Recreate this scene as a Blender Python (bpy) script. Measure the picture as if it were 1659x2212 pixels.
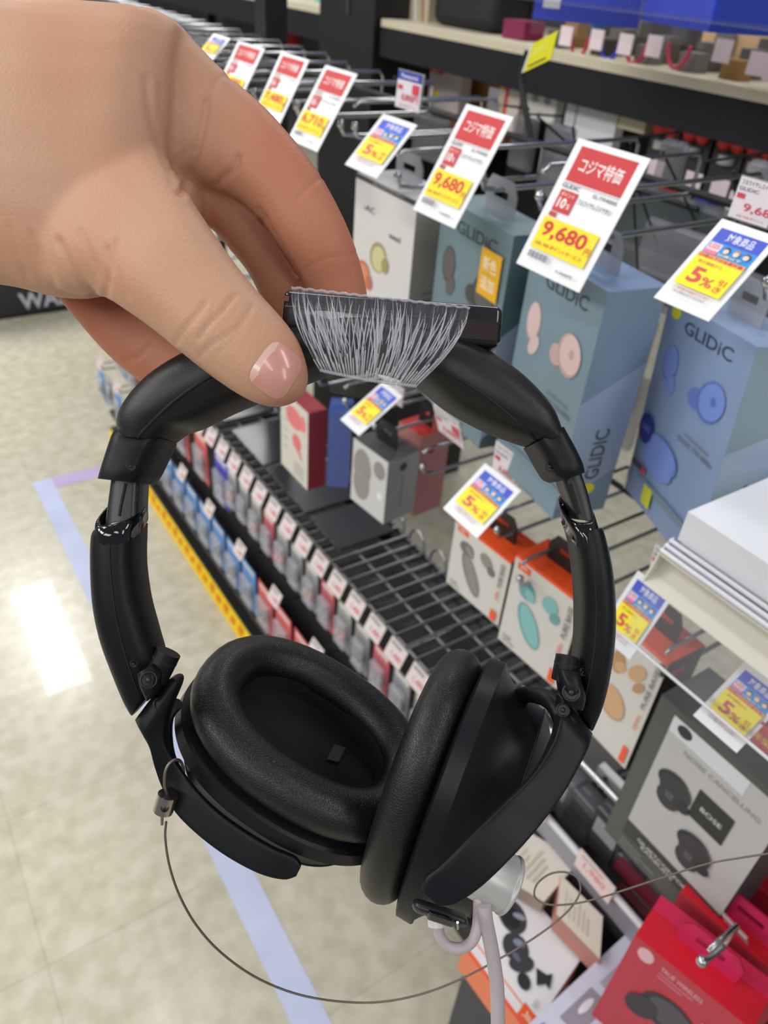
import bpy, bmesh, math, random
import numpy as np
from mathutils import Vector, Matrix
from mathutils.bvhtree import BVHTree
random.seed(7)
S = bpy.context.scene
for o in list(bpy.data.objects): bpy.data.objects.remove(o)
# ---------------------------------------------------------------- camera
FP = 1648.0; CX, CY = 829.5, 1106.0; H = 1.39
M = np.array([[0.83753771, -0.54192927, 0.06959341],
              [-0.273558, -0.52617558, -0.80517407],
              [0.47296575, 0.65532581, -0.58894098]])
CAM = np.array([0.0, 0.0, H])
cd = bpy.data.cameras.new('camera'); cam = bpy.data.objects.new('camera', cd); S.collection.objects.link(cam)
R = Matrix(((M[0][0], -M[1][0], -M[2][0]), (M[0][1], -M[1][1], -M[2][1]), (M[0][2], -M[1][2], -M[2][2])))
cam.matrix_world = Matrix.Translation(CAM.tolist()) @ R.to_4x4()
cd.sensor_fit = 'HORIZONTAL'; cd.sensor_width = 36.0; cd.lens = FP / 1659 * 36.0
cd.clip_start = 0.02; cd.clip_end = 60
cd.dof.use_dof = True; cd.dof.focus_distance = 0.245; cd.dof.aperture_fstop = cd.lens / 1000 / 0.0017
S.camera = cam
# ---------------------------------------------------------------- light and exposure
S.view_settings.view_transform = 'Standard'; S.view_settings.look = 'None'
S.view_settings.gamma = 1; S.view_settings.exposure = -0.05
S.view_settings.use_curve_mapping = False
S.cycles.use_denoising = True
w = bpy.data.worlds.new('store_ambient'); S.world = w; w.use_nodes = True
w.node_tree.nodes['Background'].inputs[0].default_value = (0.80, 0.86, 1.0, 1)
w.node_tree.nodes['Background'].inputs[1].default_value = 0.24
def area(name, loc, sx, sy, power, col=(1, .97, .93), rot=(0, 0, 0)):
    l = bpy.data.lights.new(name, 'AREA'); l.shape = 'RECTANGLE'; l.size = sx; l.size_y = sy; l.energy = power; l.color = col
    o = bpy.data.objects.new(name, l); o.location = loc; o.rotation_euler = rot; S.collection.objects.link(o); return o
for i, (x, y) in enumerate([(-1.1, -1.2), (-1.1, 2.0), (-1.1, 5.0), (0.35, 4.6), (0.9, -1.0), (1.9, 1.8), (2.2, 4.8), (0.2, 1.2)]):
    area('ceiling_tube_light', (x, y, 2.85), 0.3, 1.2, (10, 24, 54, 48, 13, 20, 30, 8)[i])
for x, y, e in ((-2.3, -.6, 20), (-2.3, 1.2, 30), (-2.6, 3.2, 26), (.2, -2.6, 16)):  # tilted fill lights added to brighten upright faces, not store fixtures
    area('added_side_fill', (x, y, 2.7), .5, 1.4, e, rot=(0, -.75, 0) if x < 0 else (.75, 0, 0))
# ---------------------------------------------------------------- pixel -> place
def ray(u, v): return M.T @ np.array([(u - CX) / FP, (v - CY) / FP, 1.0])
def P(u, v, Z): return CAM + ray(u, v) * Z
def WX(u, v, x): r = ray(u, v); return CAM + r * (x / r[0])
def WY(u, v, y): r = ray(u, v); return CAM + r * (y / r[1])
def WZ(u, v, z): r = ray(u, v); return CAM + r * ((z - H) / r[2])
def DV(x, y, z): return M.T @ np.array([x, y, z], float)       # direction given right / down / away
FW = M[2]
def nrm(a): a = np.array(a, float); return a / np.linalg.norm(a)
# ---------------------------------------------------------------- materials
_m = {}
def lin(c): return tuple(((x / 255) / 12.92 if x / 255 <= .04045 else ((x / 255 + .055) / 1.055) ** 2.4) for x in c)
def mat(c, rough=.5, metal=0., alpha=1., bump=None, var=None, trans=0., coat=0., sss=0., spec=.5):
    key = (tuple(c), rough, metal, alpha, bump, var, trans, coat, sss, spec)
    if key in _m: return _m[key]
    m = bpy.data.materials.new('surface'); m.use_nodes = True; nt = m.node_tree; b = nt.nodes['Principled BSDF']
    L = lin(c); b.inputs['Base Color'].default_value = (*L, 1); b.inputs['Roughness'].default_value = rough
    b.inputs['Metallic'].default_value = metal; b.inputs['Alpha'].default_value = alpha
    b.inputs['Transmission Weight'].default_value = trans; b.inputs['Coat Weight'].default_value = coat
    b.inputs['Specular IOR Level'].default_value = spec
    if sss:
        b.inputs['Subsurface Weight'].default_value = sss; b.inputs['Subsurface Radius'].default_value = (1, .35, .2); b.inputs['Subsurface Scale'].default_value = .006
    tc = nt.nodes.new('ShaderNodeTexCoord')
    if var:      # (scale, second colour, sharpness)
        n = nt.nodes.new('ShaderNodeTexNoise'); n.inputs['Scale'].default_value = var[0]; n.inputs['Detail'].default_value = 5
        r = nt.nodes.new('ShaderNodeValToRGB'); r.color_ramp.elements[0].position = .5 - var[2]; r.color_ramp.elements[1].position = .5 + var[2]
        r.color_ramp.elements[0].color = (*L, 1); r.color_ramp.elements[1].color = (*lin(var[1]), 1)
        nt.links.new(tc.outputs['Object'], n.inputs['Vector']); nt.links.new(n.outputs['Fac'], r.inputs['Fac']); nt.links.new(r.outputs['Color'], b.inputs['Base Color'])
    if bump:     # (kind, scale, strength, distance)
        if bump[0] == 'v':
            t = nt.nodes.new('ShaderNodeTexVoronoi'); t.feature = 'DISTANCE_TO_EDGE'; out = t.outputs['Distance']
        else:
            t = nt.nodes.new('ShaderNodeTexNoise'); t.inputs['Detail'].default_value = 4; out = t.outputs['Fac']
        t.inputs['Scale'].default_value = bump[1]
        bp = nt.nodes.new('ShaderNodeBump'); bp.inputs['Strength'].default_value = bump[2]; bp.inputs['Distance'].default_value = bump[3]
        nt.links.new(tc.outputs['Object'], t.inputs['Vector'])
        if bump[0] == 'v':
            cl = nt.nodes.new('ShaderNodeMath'); cl.operation = 'MINIMUM'; cl.inputs[1].default_value = .12; nt.links.new(out, cl.inputs[0]); out = cl.outputs[0]
        nt.links.new(out, bp.inputs['Height']); nt.links.new(bp.outputs['Normal'], b.inputs['Normal'])
    _m[key] = m; return m
WHT = (236, 238, 242); BLK = (20, 21, 24)
def chrome(): return mat((190, 192, 196), .22, 1.)
def clearm(): return mat((225, 228, 235), .12, 0, .22)
# ---------------------------------------------------------------- mesh builder
ORD = 'nearest,second,third,fourth,fifth,sixth,seventh,eighth,ninth,tenth,eleventh,twelfth,thirteenth,fourteenth,fifteenth,sixteenth,seventeenth,eighteenth,nineteenth,twentieth'.split(',') + ['twenty-' + q for q in 'first,second,third,fourth,fifth,sixth,seventh,eighth,ninth'.split(',')] + ['thirtieth', 'thirty-first', 'thirty-second']
class MB:
    def __init__(s): s.v = []; s.f = []; s.mi = []; s.sm = []; s.mats = []
    def slot(s, m):
        if m not in s.mats: s.mats.append(m)
        return s.mats.index(m)
    def add(s, vs, fs, m, smooth=False):
        n = len(s.v); k = s.slot(m); s.v += [tuple(map(float, q)) for q in vs]
        for f in fs: s.f.append([i + n for i in f]); s.mi.append(k); s.sm.append(smooth)
        return s
    def box(s, c, a, b, d, m, mats=None):      # centre and three half vectors
        c, a, b, d = map(np.array, (c, a, b, d))
        vs = [c + i * a + j * b + k * d for k in (-1, 1) for j in (-1, 1) for i in (-1, 1)]
        fs = [(0, 2, 3, 1), (4, 5, 7, 6), (0, 1, 5, 4), (2, 6, 7, 3), (0, 4, 6, 2), (1, 3, 7, 5)]
        for i, f in enumerate(fs): s.add([vs[j] for j in f], [(0, 1, 2, 3)], mats[i] if mats else m)
        return s
    def ab(s, x0, x1, y0, y1, z0, z1, m): return s.box(((x0 + x1) / 2, (y0 + y1) / 2, (z0 + z1) / 2), ((x1 - x0) / 2, 0, 0), (0, (y1 - y0) / 2, 0), (0, 0, (z1 - z0) / 2), m)
    def rbox(s, c, a, b, d, r, m, seg=4):      # rounded box: superellipse slab a x b, thickness d
        c, a, b, d = (np.array(q, float) for q in (c, a, b, d)); la, lb, ld = (np.linalg.norm(q) for q in (a, b, d)); rings = []
        for k in range(seg + 1):
            t = k / seg * math.pi / 2; rings.append((-(ld - r) - r * math.cos(t), r * (1 - math.sin(t))))
        rings = rings + [(-z, q) for z, q in reversed(rings)]; out = []
        for z, q in rings:
            ring = []
            for (sx, sy, t0) in ((1, 1, 0), (-1, 1, 1), (-1, -1, 2), (1, -1, 3)):
                for k in range(seg + 1):
                    t = (t0 + k / seg) * math.pi / 2; rr = max(r - q, 0)
                    ring.append(c + a / la * (sx * (la - r) + rr * math.cos(t)) + b / lb * (sy * (lb - r) + rr * math.sin(t)) + d / ld * z)
            out.append(ring)
        return s.loft(out, m)
    def tube(s, pts, r, m, n=8, flat=None):
        pts = [np.array(p, float) for p in pts]; rings = []; up = None
        for i, p in enumerate(pts):
            t = nrm(pts[min(i + 1, len(pts) - 1)] - pts[max(i - 1, 0)])
            if up is None: up = nrm(np.cross(t, (0.31, .2, .93)))
            else: up = nrm(up - t * (up @ t))
            q = np.cross(t, up); rr = r[i] if isinstance(r, (list, tuple)) else r
            rings.append([p + rr * (math.cos(a) * up + math.sin(a) * q) for a in (2 * math.pi * k / n for k in range(n))])
        return s.loft(rings, m)
    def loft(s, rings, m, cap=True, smooth=True, closed=True):
        n = len(rings[0]); vs = [p for r in rings for p in r]; fs = []
        for i in range(len(rings) - 1):
            for j in range(n if closed else n - 1):
                a, b = i * n + j, i * n + (j + 1) % n; fs.append((a, b, b + n, a + n))
        s.add(vs, fs, m, smooth)
        if cap and closed:
            s.add(rings[0], [tuple(range(n))[::-1]], m, False); s.add(rings[-1], [tuple(range(n))], m, False)
        return s
    def ball(s, c, r, m, n=10, ax=None):
        c = np.array(c, float); A = np.eye(3) * r if ax is None else np.array(ax, float)
        rings = [[c + A[0] * math.sin(p) * math.cos(t) + A[1] * math.sin(p) * math.sin(t) + A[2] * math.cos(p) for t in (2 * math.pi * j / (2 * n) for j in range(2 * n))] for p in (math.pi * (i + .02) / (n + .04) for i in range(n + 1))]
        return s.loft(rings, m)
    def cyl(s, c, ax, r, m, n=24, r2=None):
        c = np.array(c, float); ax = np.array(ax, float); u = nrm(np.cross(ax, (.3, .5, .81))); q = nrm(np.cross(ax, u)); r2 = r if r2 is None else r2
        rg = lambda p, R: [p + R * (math.cos(a) * u + math.sin(a) * q) for a in (2 * math.pi * k / n for k in range(n))]
        return s.loft([rg(c - ax, r), rg(c + ax, r2)], m)
    def build(s, name, parent=None, label=None, cat=None, group=None, kind=None, org=None, weld=False):
        me = bpy.data.meshes.new(name); V = np.array(s.v)
        if org is None: org = np.array(parent.matrix_world.translation) if parent else np.array([V[:, 0].mean(), V[:, 1].mean(), V[:, 2].min()])
        me.from_pydata([tuple(q) for q in V - org], [], s.f)
        for m in s.mats: me.materials.append(m)
        me.polygons.foreach_set('material_index', s.mi); me.polygons.foreach_set('use_smooth', s.sm)
        bm = bmesh.new(); bm.from_mesh(me)
        if weld: bmesh.ops.remove_doubles(bm, verts=bm.verts, dist=1e-5)
        bmesh.ops.recalc_face_normals(bm, faces=bm.faces) if weld else None
        bm.to_mesh(me); bm.free(); me.update()
        o = bpy.data.objects.new(name, me); S.collection.objects.link(o)
        if parent: o.parent = parent; o.matrix_world = Matrix.Translation(org.tolist())
        else: o.location = org.tolist()
        o.matrix_world = Matrix.Translation(org.tolist())
        return tag(o, label, cat, group, kind)
def tag(o, label=None, cat=None, group=None, kind=None):
    for k, x in (('label', label), ('category', cat), ('group', group), ('kind', kind)):
        if x: o[k] = x
    return o
def empty(name, loc, label, cat, group=None):
    o = bpy.data.objects.new(name, None); S.collection.objects.link(o); o.empty_display_size = .01
    o.location = tuple(map(float, loc)); o.matrix_world = Matrix.Translation(tuple(map(float, loc))); return tag(o, label, cat, group)
def dup(o, d, label=None, group=None):
    c = o.copy(); S.collection.objects.link(c); c.location = o.location + Vector(d); c.matrix_world = Matrix.Translation(c.location)
    if label: c['label'] = label
    if group: c['group'] = group
    for ch in list(o.children):
        k = ch.copy(); S.collection.objects.link(k); k.parent = c
    return c
# ---------------------------------------------------------------- lettering and printed faces
_t = {}
def glyphs(txt, bold=0.):
    bold = min(bold, .012) if any(ord(ch) > 0x2e80 for ch in txt) else min(bold, .03)
    if (txt, bold) in _t: return _t[(txt, bold)]
    cu = bpy.data.curves.new('lettering', 'FONT'); cu.body = txt; cu.resolution_u = 3; cu.offset = bold
    ob = bpy.data.objects.new('lettering', cu); S.collection.objects.link(ob)
    dg = bpy.context.evaluated_depsgraph_get(); me = bpy.data.meshes.new_from_object(ob.evaluated_get(dg))
    V = np.array([(v.co.x, v.co.y) for v in me.vertices]) if len(me.vertices) else np.zeros((1, 2)); F = [tuple(p.vertices) for p in me.polygons]
    bpy.data.objects.remove(ob); bpy.data.curves.remove(cu); bpy.data.meshes.remove(me)
    V = V - V.min(0); V = V / np.maximum(V.max(0), 1e-6); _t[(txt, bold)] = (V, F); return V, F
class Face:
    """printed face: origin at its top-left, X to the right, Y down, N outward, all in metres; items in 0..1"""
    def __init__(s, mb, O, X, Y, N=None):
        s.mb = mb; s.O = np.array(O, float); s.X = np.array(X, float); s.Y = np.array(Y, float)
        s.N = nrm(np.cross(s.Y, s.X)) if N is None else np.array(N, float); s.k = 1
        if s.N @ (CAM - s.O) < 0: s.N = -s.N
    def at(s, x, y, k): return s.O + s.X * x + s.Y * y + s.N * (.00012 * k)
    def put(s, pts, fs, c, **kw):
        m = c if not isinstance(c, tuple) else mat(c, kw.get('rough', .55)); s.mb.add([s.at(x, y, s.k) for x, y in pts], fs, m); s.k += 1
    def r(s, x, y, w, h, c): s.put([(x, y), (x + w, y), (x + w, y + h), (x, y + h)], [(0, 1, 2, 3)], c)
    def poly(s, pts, c): s.put(pts, [tuple(range(len(pts)))], c)
    def e(s, cx, cy, rx, ry, c, rot=0, n=20):
        asp = np.linalg.norm(s.X) / np.linalg.norm(s.Y); a = math.radians(rot); pts = []
        for k in range(n):
            t = 2 * math.pi * k / n; p, q = rx * math.cos(t) * asp, ry * math.sin(t)
            pts.append((cx + (p * math.cos(a) - q * math.sin(a)) / asp, cy + p * math.sin(a) + q * math.cos(a)))
        s.poly(pts, c)
    def t(s, txt, x, y, w, h, c, rot=0, bold=.012):     # rot in quarter turns, clockwise
        V, F = glyphs(txt, bold); pts = []
        for a, b in V:
            b = 1 - b
            if rot == 1: a, b = 1 - b, a
            elif rot == 3: a, b = b, 1 - a
            pts.append((x + a * w, y + b * h))
        s.put(pts, F, c)
def boxed(mb, O, X, Y, D, cf, ct=None, cs=None, cb=None, m=None):
    """carton from the top-left of its front: X right, Y down, D to its back; returns front / right side / top Faces"""
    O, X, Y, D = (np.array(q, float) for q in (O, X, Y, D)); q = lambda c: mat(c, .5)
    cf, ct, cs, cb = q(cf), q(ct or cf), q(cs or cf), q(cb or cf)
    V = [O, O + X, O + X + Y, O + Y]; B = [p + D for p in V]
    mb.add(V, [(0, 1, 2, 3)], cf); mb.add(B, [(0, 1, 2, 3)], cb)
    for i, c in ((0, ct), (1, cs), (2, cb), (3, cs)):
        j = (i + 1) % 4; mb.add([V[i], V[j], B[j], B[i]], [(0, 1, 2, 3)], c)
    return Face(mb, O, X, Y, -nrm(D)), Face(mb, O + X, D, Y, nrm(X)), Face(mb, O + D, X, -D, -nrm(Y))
# ================================================================ SETTING
b = MB(); fl = mat((209, 205, 186), .26, var=(26, (190, 184, 162), .16), coat=.15)
nt = fl.node_tree; bs = nt.nodes['Principled BSDF']  # 305 mm vinyl tiles: thin darker joints
tc = nt.nodes.new('ShaderNodeTexCoord'); br = nt.nodes.new('ShaderNodeTexBrick'); br.offset = 0; br.inputs['Scale'].default_value = 1
br.inputs['Brick Width'].default_value = .305; br.inputs['Row Height'].default_value = .305; br.inputs['Mortar Size'].default_value = .0022
br.inputs['Color1'].default_value = (1, 1, 1, 1); br.inputs['Color2'].default_value = (.95, .95, .95, 1); br.inputs['Mortar'].default_value = (.84, .84, .84, 1)
mp = nt.nodes.new('ShaderNodeMapping'); mp.inputs['Location'].default_value = (.075, .18, 0)
mx = nt.nodes.new('ShaderNodeMixRGB'); mx.blend_type = 'MULTIPLY'; mx.inputs[0].default_value = 1
src = bs.inputs['Base Color'].links[0].from_socket
nt.links.new(tc.outputs['Object'], mp.inputs['Vector']); nt.links.new(mp.outputs['Vector'], br.inputs['Vector'])
nt.links.new(src, mx.inputs[1]); nt.links.new(br.outputs['Color'], mx.inputs[2]); nt.links.new(mx.outputs[0], bs.inputs['Base Color'])
b.ab(-5, 9, -4, 14, -.05, 0, fl); b.build('floor', kind='structure', org=np.array([0, 0, 0.]))
b = MB(); b.ab(-5, 9, 13.9, 14, 0, 3, mat((95, 95, 100), .8)); b.build('wall_far', kind='structure')
b = MB(); b.ab(8.9, 9, -4, 13.9, 0, 3, mat((70, 70, 76), .8)); b.build('wall_right', kind='structure')
def tape(x0, x1, y0, y1, c, label):
    b = MB(); b.ab(x0, x1, y0, y1, .0, .0012, mat(c, .12, var=(9, tuple(min(255, q + 18) for q in c), .3))); b.build('floor_tape', label=label, cat='tape')
tape(.229, .285, -.2, 2.18, (190, 200, 228), 'pale blue tape strip running along the floor beside the shelves')
tape(.2852, .515, 2.12, 2.18, (190, 172, 212), 'lilac tape strip crossing the floor at the end of the blue one')
# ================================================================ RACK STRUCTURE
DK = mat((18, 18, 21), .5); DKN = mat((20, 20, 27), .6, spec=.3); CH = chrome()
LX, UX, BX = .50, .45, .64            # lower tip plane, upper tip plane, back crossbar plane
def bars(name, segs, r, m, label, cat):
    b = MB()
    for p, q in segs: b.tube([p, q], r, m, 8)
    return b.build(name, label=label, cat=cat)
bars('hook_crossbar', [((BX, -.3, 1.236), (BX, 2.35, 1.236))], .0035, mat((12, 12, 14), .6), 'black crossbar carrying the top row of product hooks', 'rail')
bars('hook_crossbar', [((BX, -.3, .923), (BX, 2.35, .923))], .0035, mat((12, 12, 14), .6), 'black crossbar behind the second row of boxes', 'rail')
for y, n in ((-.28, 'nearest'), (1.36, 'middle'), (2.33, 'farthest')):
    b = MB(); b.ab(BX + .005, BX + .045, y - .02, y + .02, 0, 1.45, DK); b.build('rack_post', label=n + ' of the three black slotted uprights behind the hooks', cat='post')
# lower gondola: black body, kick board with yellow strip
g = empty('gondola_base', (.6, 1.4, 0), 'black base of the shelf run with small packs hung along it', 'shelf rack')
b = MB(); b.ab(.60, .643, .30, 2.30, .10, .583, DK); b.build('back_panel', g)
b = MB(); b.ab(.545, .643, .30, 2.30, 0, .10, mat((16, 16, 18), .4)); b.build('kick_board', g)
b = MB(); b.ab(.525, .60, .30, 2.32, .10, .115, DK); b.build('base_deck', g)
b = MB(); y0, y1 = .62, 2.32
b.ab(.518, .5445, y0, y1, 0, .052, mat((30, 30, 32), .5))
F = Face(b, (.5178, y1, .046), (0, -(y1 - y0), 0), (-.012, 0, -.044)); F.r(0, 0, .70, 1, (250, 214, 10)); F.r(.70, 0, .17, 1, (240, 214, 60)); F.r(.87, 0, .13, 1, (226, 120, 112))
for i in range(26):
    F.t('特価', .01 + i * .0262, .12, .016, .55, (226, 96, 20)) if i % 2 else F.r(.01 + i * .0262, .3, .014, .35, (235, 130, 20))
F.r(.715, .2, .125, .6, (232, 232, 226))
for i in range(7): F.r(.722 + i * .017, .3, .009, .35, (150, 140, 130))
b.build('shelf_edge_strip', label='yellow promotion strip along the foot of the shelves', cat='sign')
# wire mesh shelf at 0.59 m with upturned rear loops
ms = empty('wire_mesh_shelf', (.57, 1.2, .585), 'chrome wire mesh shelf above the rows of small packs', 'shelf'); ZM = .590
b = MB(); W = mat((120, 122, 126), .3, .8)
for i in range(74):
    y = .33 + i * .027; b.tube([(.492, y, ZM), (BX, y, ZM), (BX, y, ZM + .0)], .0022, W, 6)
for x in (.495, .545, .595, .64): b.tube([(x, .32, ZM - .004), (x, 2.32, ZM - .004)], .0026, W, 6)
b.build('wire_grid', ms)
b = MB()
for i in range(22):
    y = .36 + i * .0605; b.tube([(BX, y + .022 * math.cos(a), ZM + .03 * max(0, math.sin(a))) for a in (math.pi * k / 8 for k in range(9))], .0022, CH, 6)
b.build('rear_loop', ms)
for y0, y1 in ((.83, .93), (.945, 1.10), (1.115, 1.26), (1.3, 1.5), (1.52, 1.9)):
    b = MB(); b.ab(.515, .625, y0, y1, ZM + .003, ZM + .007, mat((48, 52, 56), .22)); b.build('plastic_divider', ms)
# ---------------------------------------------------------------- hooks
def hook(y, z, x0=UX, x1=BX, label='', group='product hooks of the upper row', plate=True, ball=True):
    e = empty('product_hook', (x1, y, z), label, 'hook', group); b = MB()
    b.tube([(x1, y, z - .03), (x1, y, z - .006), (x1 - .006, y, z), (x0 + .03, y, z), (x0 + .006, y, z), (x0, y, z - .004)], .0019, CH, 8)
    b.tube([(x1, y, z - .034), (x0 + .02, y, z - .034), (x0 + .006, y, z - .032), (x0 + .002, y, z - .024)], .0023, CH, 8)
    if ball: b.ball((x0 + .002, y, z - .022), .0042, CH, 6)
    b.build('wire', e)
    if plate and int(y * 1000) % 3 == 0:
        b = MB(); b.box((x1 - .004, y, z - .012), (.0006, 0, 0), (0, .014, 0), (0, 0, .022), mat((150, 152, 160), .2, 0, .4)); b.build('hook_clip', e)
    return e
# ---------------------------------------------------------------- price cards
def card_frame(tl, tr, bl, x):
    O = WX(*tl, x); X = np.array([0, -(O[1] - WX(*tr, x)[1]), 0]); Y = WY(*bl, O[1]) - O; return O, X, Y
def print_red(F, price, brand='', detail=1):
    RD = (204, 45, 50)
    F.r(.10, .045, .80, .26, RD); F.t('コジマ特価', .2, .115, .6, .11, (250, 240, 240), bold=.03)
    F.r(.10, .315, .8, .004, (120, 120, 120)); F.t(brand or 'GLIDIC', .1, .325, .26, .03, (90, 90, 90)); F.t('GL-TW4000S', .56, .335, .34, .028, (120, 120, 120))
    F.r(.12, .372, .26, .165, RD); F.t('ポイント', .15, .385, .2, .035, (245, 225, 225)); F.t('10', .16, .43, .12, .075, (255, 245, 245), bold=.03); F.t('%', .3, .46, .05, .04, (255, 240, 240))
    F.r(.12, .545, .10, .035, (190, 60, 60)); F.t('フルワイヤレスイヤホン', .42, .40, .48, .04, (90, 90, 90))
    YL = (250, 226, 20); F.r(.09, .59, .82, .25, YL); F.t(price, .14, .615, .66, .135, (206, 40, 36), bold=.04)
    F.t('円', .82, .70, .08, .055, (206, 60, 40)); F.t('650, 968 ポイントサービス', .14, .775, .7, .035, (200, 110, 20))
    for i in range(15): F.r(.12 + i * .022, .86, .010 if i % 3 else .016, .05, (110, 112, 118))
    F.t('0,000円', .62, .92, .24, .025, (60, 60, 60))
def print_five(F, fine=True):
    F.r(.11, .09, .80, .155, (70, 90, 205)); F.t('対象商品', .30, .115, .46, .10, (235, 240, 255), bold=.02)
    F.r(.11, .245, .80, .175, (50, 150, 232))
    F.r(.13, .26, .22, .085, (246, 214, 226)); F.t('U25', .15, .27, .17, .05, (205, 70, 110)); F.r(.13, .345, .22, .04, (232, 130, 160))
    for i, c in enumerate(((70, 60, 60), (190, 140, 100), (110, 80, 60))):
        F.e(.46 + i * .17, .30, .055, .035, c); F.e(.46 + i * .17, .315, .045, .026, (244, 214, 196))
    F.t('25歳以下', .38, .355, .4, .03, (245, 235, 120))
    F.r(.11, .40, .80, .05, (238, 170, 90)); F.t('25歳以下の全員対象', .14, .405, .74, .038, (205, 50, 60))
    F.r(.11, .45, .80, .335, (251, 236, 40)); F.t('表示価格から', .2, .475, .42, .04, (205, 120, 60))
    F.t('5', .24, .555, .22, .175, (216, 84, 84), bold=.04); F.t('%', .48, .63, .2, .10, (220, 90, 80)); F.t('引', .73, .60, .12, .065, (214, 100, 60)); F.t('き', .73, .68, .12, .065, (214, 100, 60))
    F.t('※一部対象外の商品がございます', .18, .815, .62, .03, (215, 90, 90)); F.t('ご本人確認をさせていただきます', .2, .855, .58, .028, (90, 90, 100))
def price_card(tl, tr, bl, x, kind, label, price='9,680', group=None, cat='price card'):
    O, X, Y = card_frame(tl, tr, bl, x); b = MB(); N = nrm(np.cross(Y, X)); N = N if N @ (CAM - O) > 0 else -N
    b.box(O + X / 2 + Y / 2 - N * .0004, X / 2, Y / 2, N * .0004, mat(WHT, .35)); F = Face(b, O, X, Y, N)
    {'red': print_red, 'five': print_five}[kind](F, *([price] if kind == 'red' else []))
    o = b.build('price_card', label=label, cat=cat, group=group); return O, X, Y
def plate(tl, tr, bl, x, label, price, top=None, group=None):
    O, X, Y = card_frame(tl, tr, bl, x); b = MB(); N = nrm(np.cross(Y, X)); N = N if N @ (CAM - O) > 0 else -N
    e = empty('shelf_label', O + X / 2 + Y, label, 'price label', group)
    b.box(O + X / 2 + Y / 2 - N * .0012, X * .53, Y * .53, N * .0007, clearm()); b.build('label_holder', e)
    b = MB(); b.box(O + X / 2 + Y / 2 - N * .0002, X / 2, Y / 2, N * .0002, mat((226, 220, 228), .4)); F = Face(b, O, X, Y, N)
    if top: F.r(0, 0, 1, .24, top); F.t('Panasonic', .15, .06, .7, .12, (230, 232, 250))
    else: F.t('フルワイヤレスイヤホン', .06, .05, .9, .12, (90, 86, 92)); F.t('GLIDIC', .04, .22, .5, .09, (110, 106, 112))
    F.r(.05, .38, .2, .12, (200, 70, 84)); F.r(.66, .3, .28, .26, (206, 64, 84)) if len(price) > 4 else None
    F.t(price, .25 if len(price) > 4 else .3, .58, .68, .22, (208, 60, 80), bold=.01); F.t('650, 968 ポイント', .2, .87, .7, .07, (214, 110, 120)); b.build('paper_label', e)
# row 1 cards
RC = 'red-headed price cards of the upper row'
cards = [price_card((1250, 298), (1405, 345), (1115, 568), UX, 'red', 'largest red price card, reading 9,680, over the pale pink earbud box'),
 price_card((1008, 224), (1108, 262), (892, 452), UX, 'red', 'red price card reading 9,680 in front of the teal box with grey earbuds'),
 price_card((828, 245), (902, 262), (745, 355), UX, 'five', 'blue and yellow discount card over the white box with coloured earbuds'),
 price_card((703, 140), (772, 160), (622, 300), UX, 'red', 'red price card reading 6,710 beside the index finger', '6,710'),
 price_card((608, 112), (668, 133), (548, 245), UX, 'red', 'red price card half hidden by the finger, second left of the 6,710 card\'s spot', '7,480'),
 price_card((515, 88), (572, 102), (460, 205), UX, 'red', 'farthest red price card, next to the small blue card', '5,480'),
 price_card((462, 73), (497, 82), (425, 118), UX, 'five', 'small far white card with blue heading by the knuckle')]
bpy.data.objects['price_card.004' if 'price_card.004' in bpy.data.objects else 'price_card']['label'] = 'red price card between the 6,710 card and the farthest red card'
price_card((1560, 472), (1690, 510), (1412, 642), UX - .01, 'five', 'large blue and yellow discount card hanging over the blue earbud box')
plate((1603, 380), (1690, 405), (1572, 466), UX, 'upright grey label reading 9,68 behind the large discount card', '9,68')
plate((862, 150), (912, 182), (853, 228), UX + .02, 'upright label with blue top behind the small discount card', '8,800円', (52, 64, 160))
for i, (O, X, Y) in enumerate(cards):
    hook(O[1] + X[1] / 2, O[2] - .028, label='chrome product hook behind the ' + ['largest red price card', 'second large red price card', 'discount card over the white box', '6,710 price card', 'red card left of the 6,710 card', 'farthest red price card', 'small far blue card'][i])
for y, n in ((.25, 'above the blue earbud box'), (.455, 'between the two large red price cards'), (.735, 'right of the 6,710 card'), (.86, 'just behind the 6,710 card')):
    hook(y, 1.268, label='chrome product hook ' + n)
for i in range(16): hook(1.12 + i * .075, 1.268, label='chrome hook, %s of the far top-row hooks behind the knuckles' % ORD[i], group='far chrome hooks')
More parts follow.
